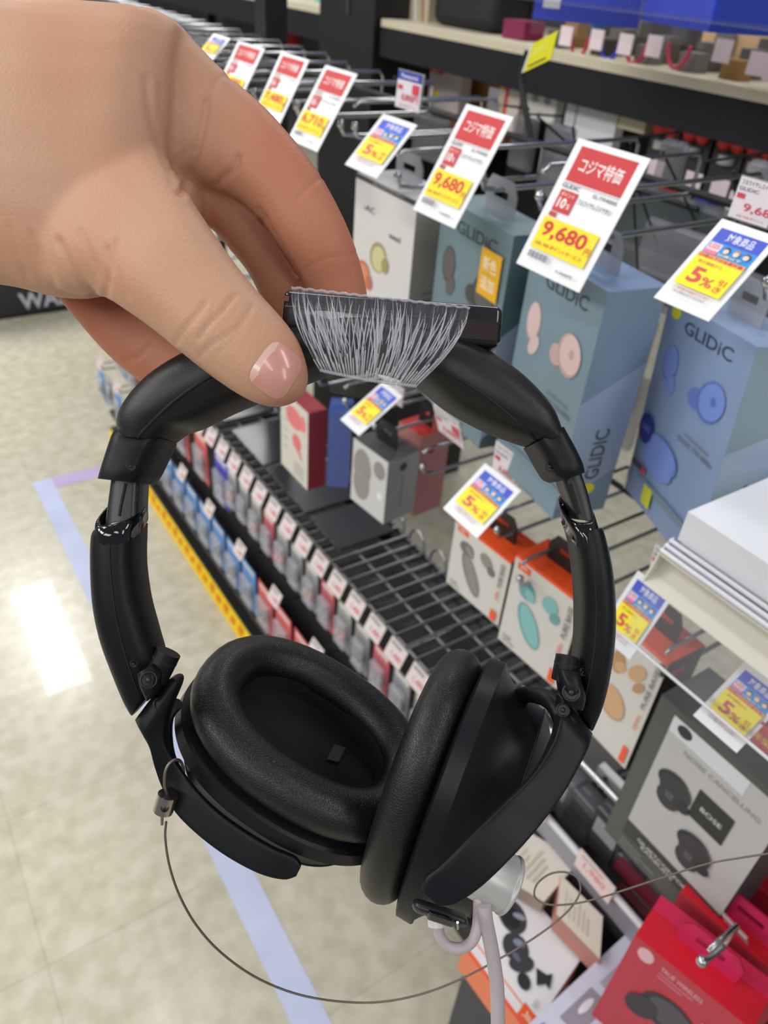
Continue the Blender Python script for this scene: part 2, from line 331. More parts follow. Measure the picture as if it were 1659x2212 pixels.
# ---------------------------------------------------------------- hanging cartons
def crate(tl, x, yaw, tr, bl, depth, roll=0., h=None, w=None):
    a, r = math.radians(yaw), math.radians(roll); O = WX(*tl, x)
    d = np.array([-math.sin(a) * math.cos(r), -math.cos(a) * math.cos(r), math.sin(r)]); D = nrm(np.array([math.cos(a), -math.sin(a), 0])); dn = nrm(np.cross(d, D)); dn = dn if dn[2] < 0 else -dn
    def hit(px):
        rr = ray(*px); t = (O - CAM) @ D / (rr @ D); return CAM + rr * t - O
    w = w or hit(tr) @ d; h = h or hit(bl) @ dn
    return O, d * w, dn * h, D * depth
def hang_tab(e, O, X, D, m, hh=.03, frac=.5, name='hang_tab'):
    b = MB(); c = O + X * .5 + D * frac; u = nrm(X); k = np.array([0, 0, 1.]); t = nrm(D) * .0006; wd = min(np.linalg.norm(X) * .28, .025)
    pts = [(-wd, 0), (wd, 0), (wd, hh * .7), (wd * .7, hh), (-wd * .7, hh), (-wd, hh * .7)]; hole = [(-wd * .45, hh * .45), (wd * .45, hh * .45), (wd * .45, hh * .65), (-wd * .45, hh * .65)]
    for s in (-1, 1):      # plate with a slot: left, right, lower and upper pieces
        for q in ([(-wd, 0), (wd, 0), (wd, hh * .45), (-wd, hh * .45)], [(-wd, hh * .45), (-wd * .45, hh * .45), (-wd * .45, hh * .65), (-wd, hh * .65)], [(wd * .45, hh * .45), (wd, hh * .45), (wd, hh * .65), (wd * .45, hh * .65)], [(-wd, hh * .65), (wd, hh * .65), (wd * .7, hh), (-wd * .7, hh)]):
            b.add([c + u * a + k * z + t * s for a, z in q], [(0, 1, 2, 3)], m)
    b.build(name, e)
def carton(name, frame, cols, label, cat, draw, tab=None, group=None):
    O, X, Y, D = frame; e = empty(name, O + X / 2 + D / 2 + Y, label, cat, group); b = MB()
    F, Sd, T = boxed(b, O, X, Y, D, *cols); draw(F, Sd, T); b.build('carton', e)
    if tab: hang_tab(e, O, X, D, tab)
    return e
CT = mat((170, 172, 180), .25, 0, .6)
def buds(F, c, s, items):
    for (x, y, sc) in items:
        d = tuple(max(0, q - 38) for q in c); F.e(x - .11 * sc, y + .03 * sc, .06 * sc, .035 * sc, d); F.e(x, y, .13 * sc, .10 * sc, d, -20); F.e(x + .01, y - .004, .115 * sc, .088 * sc, c, -20); F.e(x + .02, y, .03 * sc, .022 * sc, s)
def dA(F, Sd, T):
    F.r(0, 0, 1, .025, (66, 66, 70)); F.t('ag COTSUBU', .3, .004, .5, .014, (180, 180, 180)); F.t('-AC', .16, .13, .2, .03, (70, 70, 74)); F.t('seeed', .62, .2, .18, .03, (90, 90, 96))
    for x, y, c, dk, r in ((.46, .36, (206, 200, 150), (160, 150, 96), 0), (.2, .50, (222, 142, 104), (196, 110, 80), 0), (.55, .66, (58, 58, 62), (32, 32, 36), 0), (.28, .82, (120, 52, 56), (88, 34, 40), 0)):
        F.e(x, y, .13, .085, dk, 60); F.e(x + .015, y + .005, .11, .07, c, 60); F.e(x + .13, y + .02, .06, .04, dk)
    for i in range(5): Sd.r(.3, .45 + i * .04, .5, .012, (120, 118, 118))
    for i in range(4): Sd.r(.3, .72 + i * .04, .55, .012, (130, 128, 128))
fr = crate((770, 372), UX + .01, 2, (903, 420), (700, 700), .055, h=.205)
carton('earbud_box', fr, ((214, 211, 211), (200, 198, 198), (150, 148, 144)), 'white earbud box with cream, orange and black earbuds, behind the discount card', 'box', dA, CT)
def glidic(bc, bd, logo=(232, 226, 40)):
    def d(F, Sd, T):
        F.e(.12, .05, .06, .03, logo); F.t('GLIDiC', .26, .055, .56, .055, (52, 66, 76))
        F.e(.20, .27, .10, .085, tuple(q - 30 for q in bc)); F.e(.20, .265, .09, .075, bc); F.e(.26, .36, .06, .05, bc, 30)
        F.e(.58, .33, .09, .045, tuple(q - 22 for q in bc)); F.e(.74, .30, .15, .088, tuple(q - 30 for q in bc), -15); F.e(.755, .295, .135, .078, bc, -15); F.e(.77, .29, .03, .02, bd)
        F.t('GLIDIC TW-4000s', .5, .52, .42, .022, (96, 108, 118)); F.r(.56, .495, .3, .008, (110, 122, 132))
        F.e(.36, .68, .24, .085, tuple(q - 14 for q in bc)); F.r(.155, .68, .41, .06, bc); F.e(.36, .735, .205, .055, bc); F.e(.36, .67, .22, .07, bc)
        F.e(.62, .86, .5, .02, tuple(q for q in (112, 134, 150)))
        Sd.poly([(0, .45), (1, .3), (1, .78), (0, .95)], (150, 168, 190)); Sd.t('GLIDIC', .42, .58, .26, .24, (48, 64, 76), rot=3); Sd.e(.5, .87, .18, .028, logo)
    return d
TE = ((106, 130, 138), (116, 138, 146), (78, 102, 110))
def dB(F, Sd, T):
    glidic((92, 90, 88), (70, 68, 66))(F, Sd, T); F.r(.66, .1, .27, .2, (232, 176, 20)); F.t('新色', .7, .13, .18, .06, (250, 240, 210)); F.t('追加', .7, .21, .18, .06, (250, 240, 210))
carton('earbud_box', crate((958, 425), UX + .015, 8, (1115, 486), (900, 700), .045, h=.205), TE, 'dusty teal earbud box with grey earbuds and a yellow sticker', 'box', dB, CT)
BL_ = ((118, 142, 156), (124, 150, 190), (122, 146, 164))
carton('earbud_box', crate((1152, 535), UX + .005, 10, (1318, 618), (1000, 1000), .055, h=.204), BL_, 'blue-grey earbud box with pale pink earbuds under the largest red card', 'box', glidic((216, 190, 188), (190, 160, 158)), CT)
def dD(F, Sd, T):
    glidic((116, 142, 212), (84, 110, 190))(F, Sd, T); F.e(.12, .62, .10, .075, (30, 44, 140)); F.t('GLIDiC', .06, .60, .12, .03, (130, 140, 210)); F.r(.28, .86, .12, .1, (206, 206, 60)); F.r(.04, .80, .16, .03, (70, 66, 80)); F.r(.2, .80, .05, .03, (200, 60, 70))
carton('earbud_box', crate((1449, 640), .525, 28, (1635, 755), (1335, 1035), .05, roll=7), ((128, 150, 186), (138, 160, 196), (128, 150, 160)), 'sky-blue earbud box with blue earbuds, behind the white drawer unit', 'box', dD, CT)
# row 2
hk = 'product hooks of the second row'
for y, n in ((.56, 'ending in a ball beside the faded pink box'), (.43, 'above the boxes with orange tops'), (.37, 'through the tab of the teal-cased earbud box'), (.30, 'behind the blue earbud box'), (.22, 'above the grey earbud box'), (.66, 'above the light grey headphone box'), (.73, 'above the slim blue box'), (.80, 'above the white box with pink earphones')):
    hook(y, .955 if y != .37 else .945, x0=UX - (.02 if y == .37 else 0), label='chrome product hook ' + n, group=hk, plate=False)
for i in range(14): hook(.92 + i * .1, .955, label='chrome hook, %s of the far second-row hooks beyond the headband' % ORD[i], group='far second-row hooks', plate=False)
def dE(F, Sd, T):
    F.e(.5, .22, .30, .13, (226, 120, 124)); F.e(.82, .2, .1, .1, (232, 128, 130)); F.e(.6, .5, .16, .1, (228, 116, 122)); F.poly([(.62, .5), (.8, .66), (.74, .68), (.56, .56)], (228, 116, 122))
    for i in range(5): F.r(.1, .2 + i * .12, .16, .02, (186, 196, 186))
    for i in range(3): F.r(.5, .78 + i * .06, .36, .02, (180, 180, 176))
carton('earphone_box', crate((606, 838), UX, 0, (700, 850), (640, 980), .03, h=.13, w=.085), ((214, 210, 200), (150, 40, 56), (150, 44, 58)), 'white box with pink earphones and dark red sides under the thumb', 'box', dE)
carton('earphone_box', crate((716, 858), UX + .02, 35, (755, 880), (750, 1000), .03, h=.118, w=.04), ((120, 140, 200), (30, 70, 150), (84, 104, 172)), 'slim blue box between the white box and the light grey box', 'box', lambda F, Sd, T: (F.r(0, 0, 1, .14, (30, 72, 156)), F.r(.2, .2, .5, .03, (200, 206, 230))))
def dG(F, Sd, T):
    F.e(.3, .36, .26, .28, (146, 146, 140)); F.e(.3, .62, .24, .26, (146, 146, 140)); F.e(.78, .22, .16, .13, (142, 142, 136)); F.e(.85, .6, .08, .06, (236, 236, 236)); F.t('headphones', .1, .46, .46, .03, (190, 190, 186), rot=0)
    Sd.e(.5, .16, .12, .06, (60, 60, 64)); Sd.r(.49, .3, .03, .5, (120, 120, 124)); T.r(0, 0, 1, 1, (70, 70, 74))
carton('headphone_box', crate((764, 945), UX - .01, -6, (841, 976), (761, 1079), .05), ((206, 206, 206), (66, 66, 70), (158, 159, 162)), 'light grey box showing grey headphones with a dark lid', 'box', dG, mat((30, 30, 32), .5))
carton('headphone_box', crate((862, 910), UX + .06, -5, (905, 925), (860, 1040), .05, h=.125, w=.045), ((186, 128, 126), (190, 50, 40), (178, 120, 120)), 'faded pink box with a red top behind the light grey headphone box', 'box', lambda F, Sd, T: Sd.e(.4, .2, .12, .05, (130, 40, 50)), mat((26, 26, 28), .5))
def jbl(c, d):
    def f(F, Sd, T):
        F.r(0, 0, 1, .03, (240, 84, 28)); F.r(.06, .05, .2, .07, (238, 88, 40)); F.t('JBL', .1, .065, .12, .035, (250, 220, 205)); F.e(.27, .28, .13, .09, d); F.e(.33, .30, .09, .05, c, 40); F.e(.62, .24, .12, .085, c, 30); F.e(.72, .33, .07, .06, d, 30)
        F.e(.40, .60, .31, .105, d, 58); F.e(.42, .59, .29, .092, c, 58); F.t('TUNE', .06, .88, .14, .03, (80, 80, 80)); F.t('125TWS', .06, .93, .2, .025, (90, 90, 90))
        F.r(.84, .82, .10, .15, (238, 92, 44)); F.t('PURE BASS', .86, .1, .07, .34, (110, 108, 106), rot=3); F.t('32Hrs', .86, .5, .06, .14, (226, 120, 90), rot=3)
        Sd.r(0, 0, 1, 1, (62, 60, 62)); Sd.r(.2, .1, .4, .06, (230, 86, 40)); T.r(0, 0, 1, 1, (238, 82, 26)); T.t('JBL TUNE', .3, .35, .4, .2, (248, 150, 110))
    return f
JC = ((212, 209, 203), (238, 82, 26), (70, 68, 70)); JT = mat((30, 28, 28), .5)
carton('earbud_box', crate((985, 1122), UX, -4, (1113, 1182), (972, 1263), .045), JC, 'white earbud box with orange top and a dark grey charging case', 'box', jbl((140, 140, 136), (112, 112, 108)), JT)
carton('earbud_box', crate((1116, 1196), UX - .005, -4, (1262, 1292), (1097, 1397), .045), JC, 'white earbud box with orange top and a teal charging case', 'box', jbl((132, 190, 190), (106, 164, 166)), JT)
carton('earbud_box', crate((1332, 1335), UX + .01, 2, (1448, 1428), (1250, 1600), .045, h=.142), JC, 'white earbud box with a tan charging case beside the grey box', 'box', jbl((206, 168, 128), (186, 146, 108)), JT)
def dL(F, Sd, T):
    F.r(0, 0, 1, 1, (84, 86, 84)); F.r(.14, .04, .86, .90 * .83, (186, 186, 187)); F.r(.14, .787, .86, .10, (62, 63, 60)); F.r(.14, .04, .6, .09, (214, 216, 222)); F.e(.25, .08, .06, .03, (50, 50, 54))
    F.t('NOISE CANCELLING', .3, .16, .60, .026, (150, 150, 152)); F.t('EARBUDS', .32, .855, .3, .02, (210, 210, 208))
    F.poly([(.50, .27), (.78, .27), (.78, .445), (.50, .445)], (46, 48, 44)); F.t('BOSE', .56, .345, .17, .026, (205, 206, 204))
    for x, y in ((.36, .42), (.66, .625)):
        F.e(x - .03, y - .055, .13, .06, (50, 50, 52), -10); F.e(x, y - .045, .125, .055, (120, 112, 104), -10); F.e(x, y - .03, .13, .07, (58, 58, 60), -10); F.e(x - .02, y + .035, .10, .065, (58, 58, 60)); F.e(x + .09, y + .02, .06, .03, (50, 50, 52)); F.t('BOSE', x - .05, y + .0, .06, .035, (120, 120, 122), rot=3)
    F.t('QUIETCOMFORT', .28, .815, .5, .024, (214, 214, 212)); F.t('WIRELESS', .16, .90, .2, .014, (150, 152, 150)); F.t('NOISE CANCELLING EARBUDS', .16, .925, .34, .014, (150, 152, 150)); F.t('ECOUTEURS', .16, .95, .2, .012, (140, 142, 140))
    Sd.r(0, 0, 1, 1, (74, 74, 76))
carton('earbud_box', crate((1430, 1500), .44, 0, (1690, 1745), (1325, 1790), .06, h=.195, w=.118), ((86, 88, 86), (92, 94, 98), (76, 76, 78)), 'charcoal grey box showing two black noise cancelling earbuds', 'box', dL, None)
price_card((828, 823), (870, 864), (735, 906), UX - .02, 'five', 'discount card beneath the plastic wrap, above the light grey headphone box')
price_card((1048, 1000), (1127, 1055), (957, 1098), UX - .02, 'five', 'discount card between the right headband pad and the orange-topped boxes')
plate((832, 812), (872, 836), (828, 850), UX, 'small upright label just under the plastic wrap', '6,600円')
plate((935, 872), (992, 905), (948, 930), UX, 'small upright label reading 6,600 above the ball-ended hook', '6,600円')
plate((1072, 952), (1130, 985), (1062, 1020), UX, 'small upright label reading 6,600 behind the middle discount card', '6,600円')
price_card((1378, 1232), (1450, 1300), (1290, 1365), UX - .02, 'five', 'discount card half behind the clear lip, left end')
price_card((1610, 1428), (1700, 1520), (1497, 1545), .40, 'five', 'discount card behind the clear lip with a red starburst at its corner')
plate((1415, 1175), (1460, 1215), (1400, 1240), UX, 'small upright label tucked between the blue box and the white drawer', '6,600円')
b = MB(); O = WX(1655, 1600, .385); n = 20; pts = []
for i in range(2 * n):
    r = .017 if i % 2 == 0 else .0142; a = math.pi * i / n; pts.append(O + np.array([-.35 * math.sin(a) * r, math.cos(a) * r, math.sin(a) * r]))
b.add(pts, [tuple(range(2 * n))], mat((200, 32, 34), .5)); b.add([p + np.array([.0006, 0, 0]) for p in pts], [tuple(range(2 * n))], mat((200, 32, 34), .5))
Face(b, O + (-.0005, .010, .002), (0, -.018, 0), (0, 0, -.006)).t('2年保証', 0, 0, 1, 1, (250, 220, 40)); b.build('starburst_sticker', label='red starburst sticker at the corner of the discount card', cat='sticker')
# red boxes, lower right
def dM(F, Sd, T):
    F.e(.14, .09, .07, .06, (226, 180, 190)); F.t('TRUE WIRELESS', .28, .07, .36, .04, (226, 170, 180)); F.r(.28, .13, .3, .012, (216, 130, 146)); F.r(.28, .16, .22, .012, (216, 130, 146))
    F.e(.5, .42, .24, .15, (54, 50, 58), 20); F.e(.52, .41, .20, .115, (84, 80, 90), 20); F.e(.30, .52, .13, .12, (60, 56, 64), 20); F.r(.72, .24, .2, .07, (224, 210, 196)); F.t('10mm', .74, .255, .15, .03, (120, 60, 60)); T.r(.0, .62, 1, .38, (200, 16, 40)); T.r(0, 0, 1, .35, (204, 32, 80))
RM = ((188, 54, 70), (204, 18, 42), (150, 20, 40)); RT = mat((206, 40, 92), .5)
carton('earbud_box', crate((1372, 2020), .36, -14, (1600, 2196), (1310, 2212), .045, h=.15, w=.095), RM, 'nearest crimson earbud box with a dark open case', 'box', dM, RT)
carton('earbud_box', crate((1470, 1925), .43, -8, (1640, 2040), (1430, 2100), .03, h=.14, w=.10), RM, 'crimson box directly behind the nearest crimson one', 'box', lambda F, S_, T: T.r(0, 0, 1, 1, (196, 14, 34)), RT)
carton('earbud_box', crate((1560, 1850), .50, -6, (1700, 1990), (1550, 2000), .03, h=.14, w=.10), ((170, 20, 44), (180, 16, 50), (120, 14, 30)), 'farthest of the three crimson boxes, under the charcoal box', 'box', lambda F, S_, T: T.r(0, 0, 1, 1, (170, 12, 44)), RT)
plate((1560, 1975), (1610, 2030), (1580, 2030), .42, 'red and yellow label hooked over the crimson boxes', '4,980')
hook(.064, H - .532, x0=.352, x1=.385, label='ball-ended chrome hook through the nearest crimson box', group=None, plate=False)
# ---------------------------------------------------------------- white drawer unit with acrylic price rail
zc = H - .264; x0, y1 = .38, .207; w = empty('drawer_unit', (x0 + .12, 0, zc - .03), 'white drawer unit with price rail and clear lip at the right', 'display shelf')
b = MB(); b.ab(x0, x0 + .25, -.35, y1, zc - .022, zc, mat((236, 239, 246), .3)); b.build('top_panel', w)
b = MB(); b.ab(x0 + .002, x0 + .248, -.348, y1 - .002, zc - .034, zc - .0225, mat((224, 224, 220), .4)); b.build('body', w)
b = MB(); WR = mat((226, 228, 236), .12)
for k, (dx, dz) in enumerate(((-.003, -.0235), (-.0062, -.0262), (-.0094, -.0290))): b.tube([(x0 + dx, -.35, zc + dz), (x0 + dx, y1 + .003, zc + dz)], .0015, WR, 10)
b.ab(x0 - .008, x0, -.35, y1 + .002, zc - .0335, zc - .0285, mat((206, 208, 214), .2)); b.build('price_rail', w)
b = MB(); prof = [(-.0100, -.0310), (-.0102, -.0325), (-.0030, -.0335), (-.0024, -.038), (-.0035, -.043), (-.0080, -.0475), (-.0172, -.0518), (-.0178, -.0530), (-.0070, -.0500), (-.0010, -.045), (.0005, -.038), (-.0005, -.0305)]
b.loft([[(x0 + px, y, zc + pz) for px, pz in prof] for y in (y1 + .002, -.35)], mat((216, 213, 200), .35), smooth=False); b.build('label_channel', w)
b = MB(); b.loft([[(x0 + px, y, zc + pz) for px, pz in ((0, -.0225), (-.0095, -.029), (-.0130, -.040), (-.0176, -.0525), (-.0080, -.0500), (-.0010, -.045), (.001, -.030))] for y in (y1 + .0035, y1 + .002)], mat((214, 211, 198), .35), smooth=False); b.build('end_cap', w)
b = MB(); p0 = np.array([x0 - .0176, 0, zc - .0525]); p1 = np.array([x0 - .0235, 0, zc - .096])
for ya, yb in ((y1 + .0, -.35),):
    b.add([p0 + (0, ya, 0), p0 + (0, yb, 0), p1 + (0, yb, 0), p1 + (0, ya, 0)], [(0, 1, 2, 3)], mat((200, 202, 210), .06, 0, .10))
    q0, q1 = p0 + (.0015, 0, 0), p1 + (.0015, 0, 0); b.add([q0 + (0, ya, 0), q0 + (0, yb, 0), q1 + (0, yb, 0), q1 + (0, ya, 0)], [(0, 1, 2, 3)], mat((200, 202, 210), .06, 0, .10))
b.tube([p1 + (0, y1, 0), p1 + (0, -.35, 0)], .0013, mat((235, 235, 240), .1, 0, .8), 8); b.tube([p1 + (-.003, y1 - .002, .003), p1 + (-.003, -.35, .003)], .0011, mat((235, 235, 240), .1, 0, .8), 8)
b.build('clear_lip', w)
# ---------------------------------------------------------------- small packs on the gondola
def proto_pack(kind):
    hc, ic = {'blue': ((92, 150, 214), (70, 68, 78)), 'red': ((222, 92, 88), (80, 76, 84)), 'violet': ((60, 50, 190), (160, 160, 176)), 'clear': ((150, 152, 150), (214, 150, 140)), 'pink': ((196, 84, 96), (150, 148, 146)), 'grey': ((140, 140, 146), (92, 94, 100))}[kind]
    lab = {'blue': 'small blister pack with a sky-blue header card', 'red': 'small blister pack with a coral red header card', 'violet': 'violet-blue blister pack among the red ones', 'clear': 'small clear blister pack with orange trim', 'pink': 'small clear blister pack with crimson contents', 'grey': 'small grey blister pack'}[kind]
    e = empty('blister_pack', (.50, 0, 0), lab, 'blister pack', kind + ' blister packs along the gondola')
    c = mat(hc, .5); b = MB(); wide = kind in ('blue', 'red', 'violet'); hw = .034 if wide else .022; top = -.026; ht = .125 if wide else .10
    b.ab(.505, .5058, -hw, hw, top - ht, top, c); F = Face(b, (.505, hw, top), (0, -2 * hw, 0), (0, 0, -ht))
    F.r(.1, .05, .8, .06, (236, 232, 226)); F.t('イヤーピース', .14, .12, .7, .07, (240, 240, 240)); F.r(.1, .86, .5, .06, (230, 226, 220)); b.build('header_card', e)
    b = MB(); b.rbox((.499, 0, top - ht * .6), (0, hw * .82, 0), (0, 0, ht * .3), (.006, 0, 0), .004, mat((196, 198, 206), .15, 0, .45), 2); b.build('blister', e)
    b = MB(); b.ball((.500, -.010, top - ht * .6), .008, mat(ic, .4), 6); b.ball((.500, .010, top - ht * .66), .008, mat(ic, .4), 6); b.tube([(.5, -.01, top - ht * .6), (.5, 0, top - ht * .8), (.5, .01, top - ht * .66)], .003, mat(ic, .5), 6); b.build('earphone_part', e)
    return e
def proto_peg():
    e = empty('peg_hook', (.60, 0, 0), 'short chrome peg with a ball tip and pale price tag', 'hook', 'short pegs along the gondola')
    b = MB(); b.tube([(.60, 0, -.012), (.50, 0, -.012), (.490, 0, -.006)], .002, CH, 6); b.ball((.489, 0, -.004), .0048, mat((232, 234, 238), .25), 6); b.tube([(.60, 0, .008), (.496, 0, .008)], .0016, CH, 6); b.build('wire', e)
    b = MB(); O = np.array([.494, .0205, .026]); X = np.array([0, -.041, 0]); Y = np.array([-.014, 0, -.030])
    b.box(O + X / 2 + Y / 2, X / 2, Y / 2, (.0005, 0, -.0003), mat((228, 216, 214), .4)); F = Face(b, O + np.array([-.0007, 0, .0003]), X, Y)
    F.t('1,480', .3, .5, .6, .3, (214, 110, 120)); F.r(.1, .12, .6, .14, (160, 152, 156)); b.build('price_label', e)
    return e
prot = {k: proto_pack(k) for k in ('blue', 'red', 'violet', 'clear', 'pink', 'grey')}; used = set(); peg = proto_peg(); pegu = [0]
def place(o, y, z, key, yaw=0.):
    d = (0, y, z)
    if key in used: c = dup(o, d)
    else: c = o; used.add(key); c.location = Vector(c.location) + Vector(d); base[key] = (y, z)
    return c
base = {}
cnt = {}
NM = {'blue': 'blister pack with a sky-blue header card', 'red': 'blister pack with a coral red header card', 'violet': 'violet-blue blister pack', 'clear': 'clear blister pack with orange trim', 'pink': 'clear blister pack with crimson contents', 'grey': 'grey blister pack'}
rown = ['upper']
def put_pack(kind, y, z, lab=None):
    key = (kind, rown[0]); cnt[key] = cnt.get(key, 0) + 1; lab = '%s, %s in the %s peg row' % (NM[kind], ORD[cnt[key] - 1], rown[0])
    o = prot[kind]
    if kind not in used: used.add(kind); o.location = (.50, y, z); c = o; base[kind] = 1
    else: c = o.copy(); S.collection.objects.link(c); c.location = (.50, y, z); [setattr_child(ch, c) for ch in list(o.children)]
    if lab: c['label'] = lab
    return c
def setattr_child(ch, c):
    k = ch.copy(); S.collection.objects.link(k); k.parent = c
def put_peg(y, z, lab):
    if not pegu[0]: pegu[0] = 1; c = peg; c.location = (.60, y, z)
    else: c = peg.copy(); S.collection.objects.link(c); c.location = (.60, y, z); [setattr_child(ch, c) for ch in list(peg.children)]
    c['label'] = lab
for ky in range(31):                                    # row A, 0.57 m
    y = .50 + ky * .0575; zA = H - .835
    k = 'pink' if ky in (3, 6, 10) else 'clear' if ky % 2 else 'grey'
    if y > 1.38: k = 'red'
    if 1.28 < y <= 1.38: k = 'violet'
    if y > 1.75: k = ('red', 'grey', 'blue')[ky % 3]
    wide = k in ('red', 'violet', 'blue')
    if (not wide) or ky % 2 == 0: put_pack(k, y, zA - .02)
    put_peg(y, zA, 'short chrome peg with pale price tag, %s in the upper peg row' % ORD[ky])
rown[0] = 'lower'
for ky in range(22):                                    # row B, 0.35 m
    y = .52 + ky * .083; zB = H - 1.05
    k = 'red' if .74 < y < 1.12 else 'blue' if y < 2.0 and y >= 1.12 else ('grey', 'blue')[ky % 2] if y >= 2.0 else ('clear', 'grey')[ky % 2]
    put_pack(k, y, zB - .012)
    if ky % 2 == 0 or y < .85: put_peg(y, zB, 'short chrome peg with pale price tag, %s place in the lower peg row' % ORD[ky])
rown[0] = 'far top'
for ky in range(7):                                     # far end, extra upper row
    put_pack(('grey', 'red', 'blue', 'grey', 'clear', 'red', 'grey')[ky], 1.84 + ky * .075, H - .74, None); put_peg(1.84 + ky * .075, H - .73, 'short chrome peg at the far end of the shelves, %s of seven' % ORD[ky])
# ---------------------------------------------------------------- rack behind: shelf with black fascia
RX = 1.05; CRM = mat((206, 198, 172), .5); g = empty('back_shelf_unit', (1.25, 1, 0), 'black shelf unit behind the hook rack with a wide black fascia', 'shelf rack')
for n, (y0, y1) in enumerate(((-.9, 1.62), (1.88, 3.6))):
    b = MB(); b.ab(RX, RX + .02, y0, y1, H - .180, H - .126, DKN); b.build('fascia', g)
    b = MB(); b.ab(RX + .001, RX + .42, y0, y1, H - .125, H - .111, CRM); b.build('shelf_board', g)
    
b = MB(); b.ab(RX - .01, RX + .42, 1.63, 1.87, 0, H + .35, mat((13, 13, 18), .5)); b.build('column', g)
b = MB(); b.box((RX - .0115, 1.74, H - .08), (.001, 0, 0), (0, .005, 0), (0, 0, .035), mat((60, 60, 72), .4)); b.build('column_slot', g)
b = MB(); b.ab(RX + .43, RX + .45, -.9, 3.6, H - .60, H + .35, mat((52, 50, 50), .8, var=(6, (30, 30, 32), .3))); b.build('back_board', g)
b = MB(); b.ab(RX + .40, RX + .43, -.9, -.86, 0, H + .35, DK); b.build('upright', g)
b = MB(); b.ab(RX + .40, RX + .43, 3.56, 3.6, 0, H + .35, DK); b.build('upright', g)
def flatbox(px, x, hw, hh, th, c, name, label, cat, group=None, face=None, yaw=0):
    """a carton or card standing at distance x, centred on a pixel of the photo"""
    C = WX(*px, x); b = MB(); a = math.radians(yaw); u = np.array([math.sin(a), math.cos(a), 0]); D = np.array([math.cos(a), -math.sin(a), 0]); O = C + u * hw + np.array([0, 0, hh])
    F, Sd, T = boxed(b, O, -u * 2 * hw, (0, 0, -2 * hh), D * th, c); face and face(F, Sd, T)
    return b.build(name, label=label, cat=cat, group=group)
XR = RX + .06
for i, (u, v) in enumerate(((1436, 300), (1502, 313), (1577, 332), (1642, 348))):      # hanging packs with red tips
    C = WX(u, v, XR); e = empty('hanging_pack', C, 'dark hanging pack with a two-lobed red top, %s from the left' % ('first', 'second', 'third', 'fourth')[i], 'hanging pack', 'dark packs with red tips')
    b = MB(); b.ab(XR, XR + .012, C[1] - .028, C[1] + .028, C[2] - .10, C[2] + .05, mat((40, 40, 42), .5)); b.build('pack_card', e)
    b = MB(); RDm = mat((238, 48, 38), .4); O_ = C + np.array([-.004, 0, .012])
    b.ball(O_ + (0, .012, .004), 1, RDm, 8, ((.006, 0, 0), (0, .013, .0), (0, 0, .014))); b.ball(O_ + (0, -.012, .004), 1, RDm, 8, ((.006, 0, 0), (0, .013, 0), (0, 0, .014))); b.build('red_tip', e)
    b = MB(); b.cyl(O_ + (0, 0, -.02), (0, 0, .006), .013, mat((170, 172, 176), .3), 14); b.build('grey_cap', e)
XB = RX + .05
wf = lambda F, S_, T: (F.e(.3, .35, .12, .12, (150, 148, 146)), F.e(.7, .35, .12, .12, (150, 148, 146)), F.e(.5, .8, .06, .06, (206, 120, 110)))
flatbox((1168, 226), XB, .040, .026, .02, (224, 224, 220), 'hanging_pack', 'white hanging pack with two grey dots beneath the black fascia', 'hanging pack', face=wf)
flatbox((1288, 258), XB, .046, .042, .02, (222, 222, 226), 'hanging_pack', 'large plain white hanging pack above the largest price card', 'hanging pack')
flatbox((1234, 236), XB, .012, .026, .02, (214, 216, 226), 'hanging_pack', 'narrow white pack between the two wider white packs', 'hanging pack')
flatbox((1366, 262), XB, .028, .014, .02, (214, 206, 176), 'hanging_pack', 'cream pack with a dark red stripe left of the red-tipped packs', 'hanging pack', face=lambda F, S_, T: F.r(0, -.4, 1, .4, (140, 30, 46)))
flatbox((945, 186), XB + .1, .085, .045, .03, (206, 196, 196), 'poster_board', 'white and red promotion board leaning below the fascia', 'sign', face=lambda F, S_, T: (F.r(.0, .05, .6, .18, (220, 70, 50)), F.r(.3, .06, .2, .14, (240, 150, 40)), F.r(.0, .5, .3, .3, (236, 170, 40)), F.r(.45, .6, .12, .2, (240, 220, 40))))
flatbox((1038, 208), XB + .16, .10, .08, .03, (150, 104, 62), 'wooden_board', 'brown wooden board in the shadow below the fascia', 'board')
flatbox((1098, 225), XB, .030, .045, .02, (214, 200, 190), 'hanging_pack', 'pack with yellow and red stripes under the yellow flag', 'hanging pack', face=lambda F, S_, T: (F.r(.0, 0, .25, 1, (246, 200, 30)), F.r(.25, 0, .2, 1, (220, 50, 36))))
flatbox((873, 180), XB + .1, .03, .06, .04, (120, 92, 70), 'cardboard_box', 'brown carton just right of the black column', 'box')
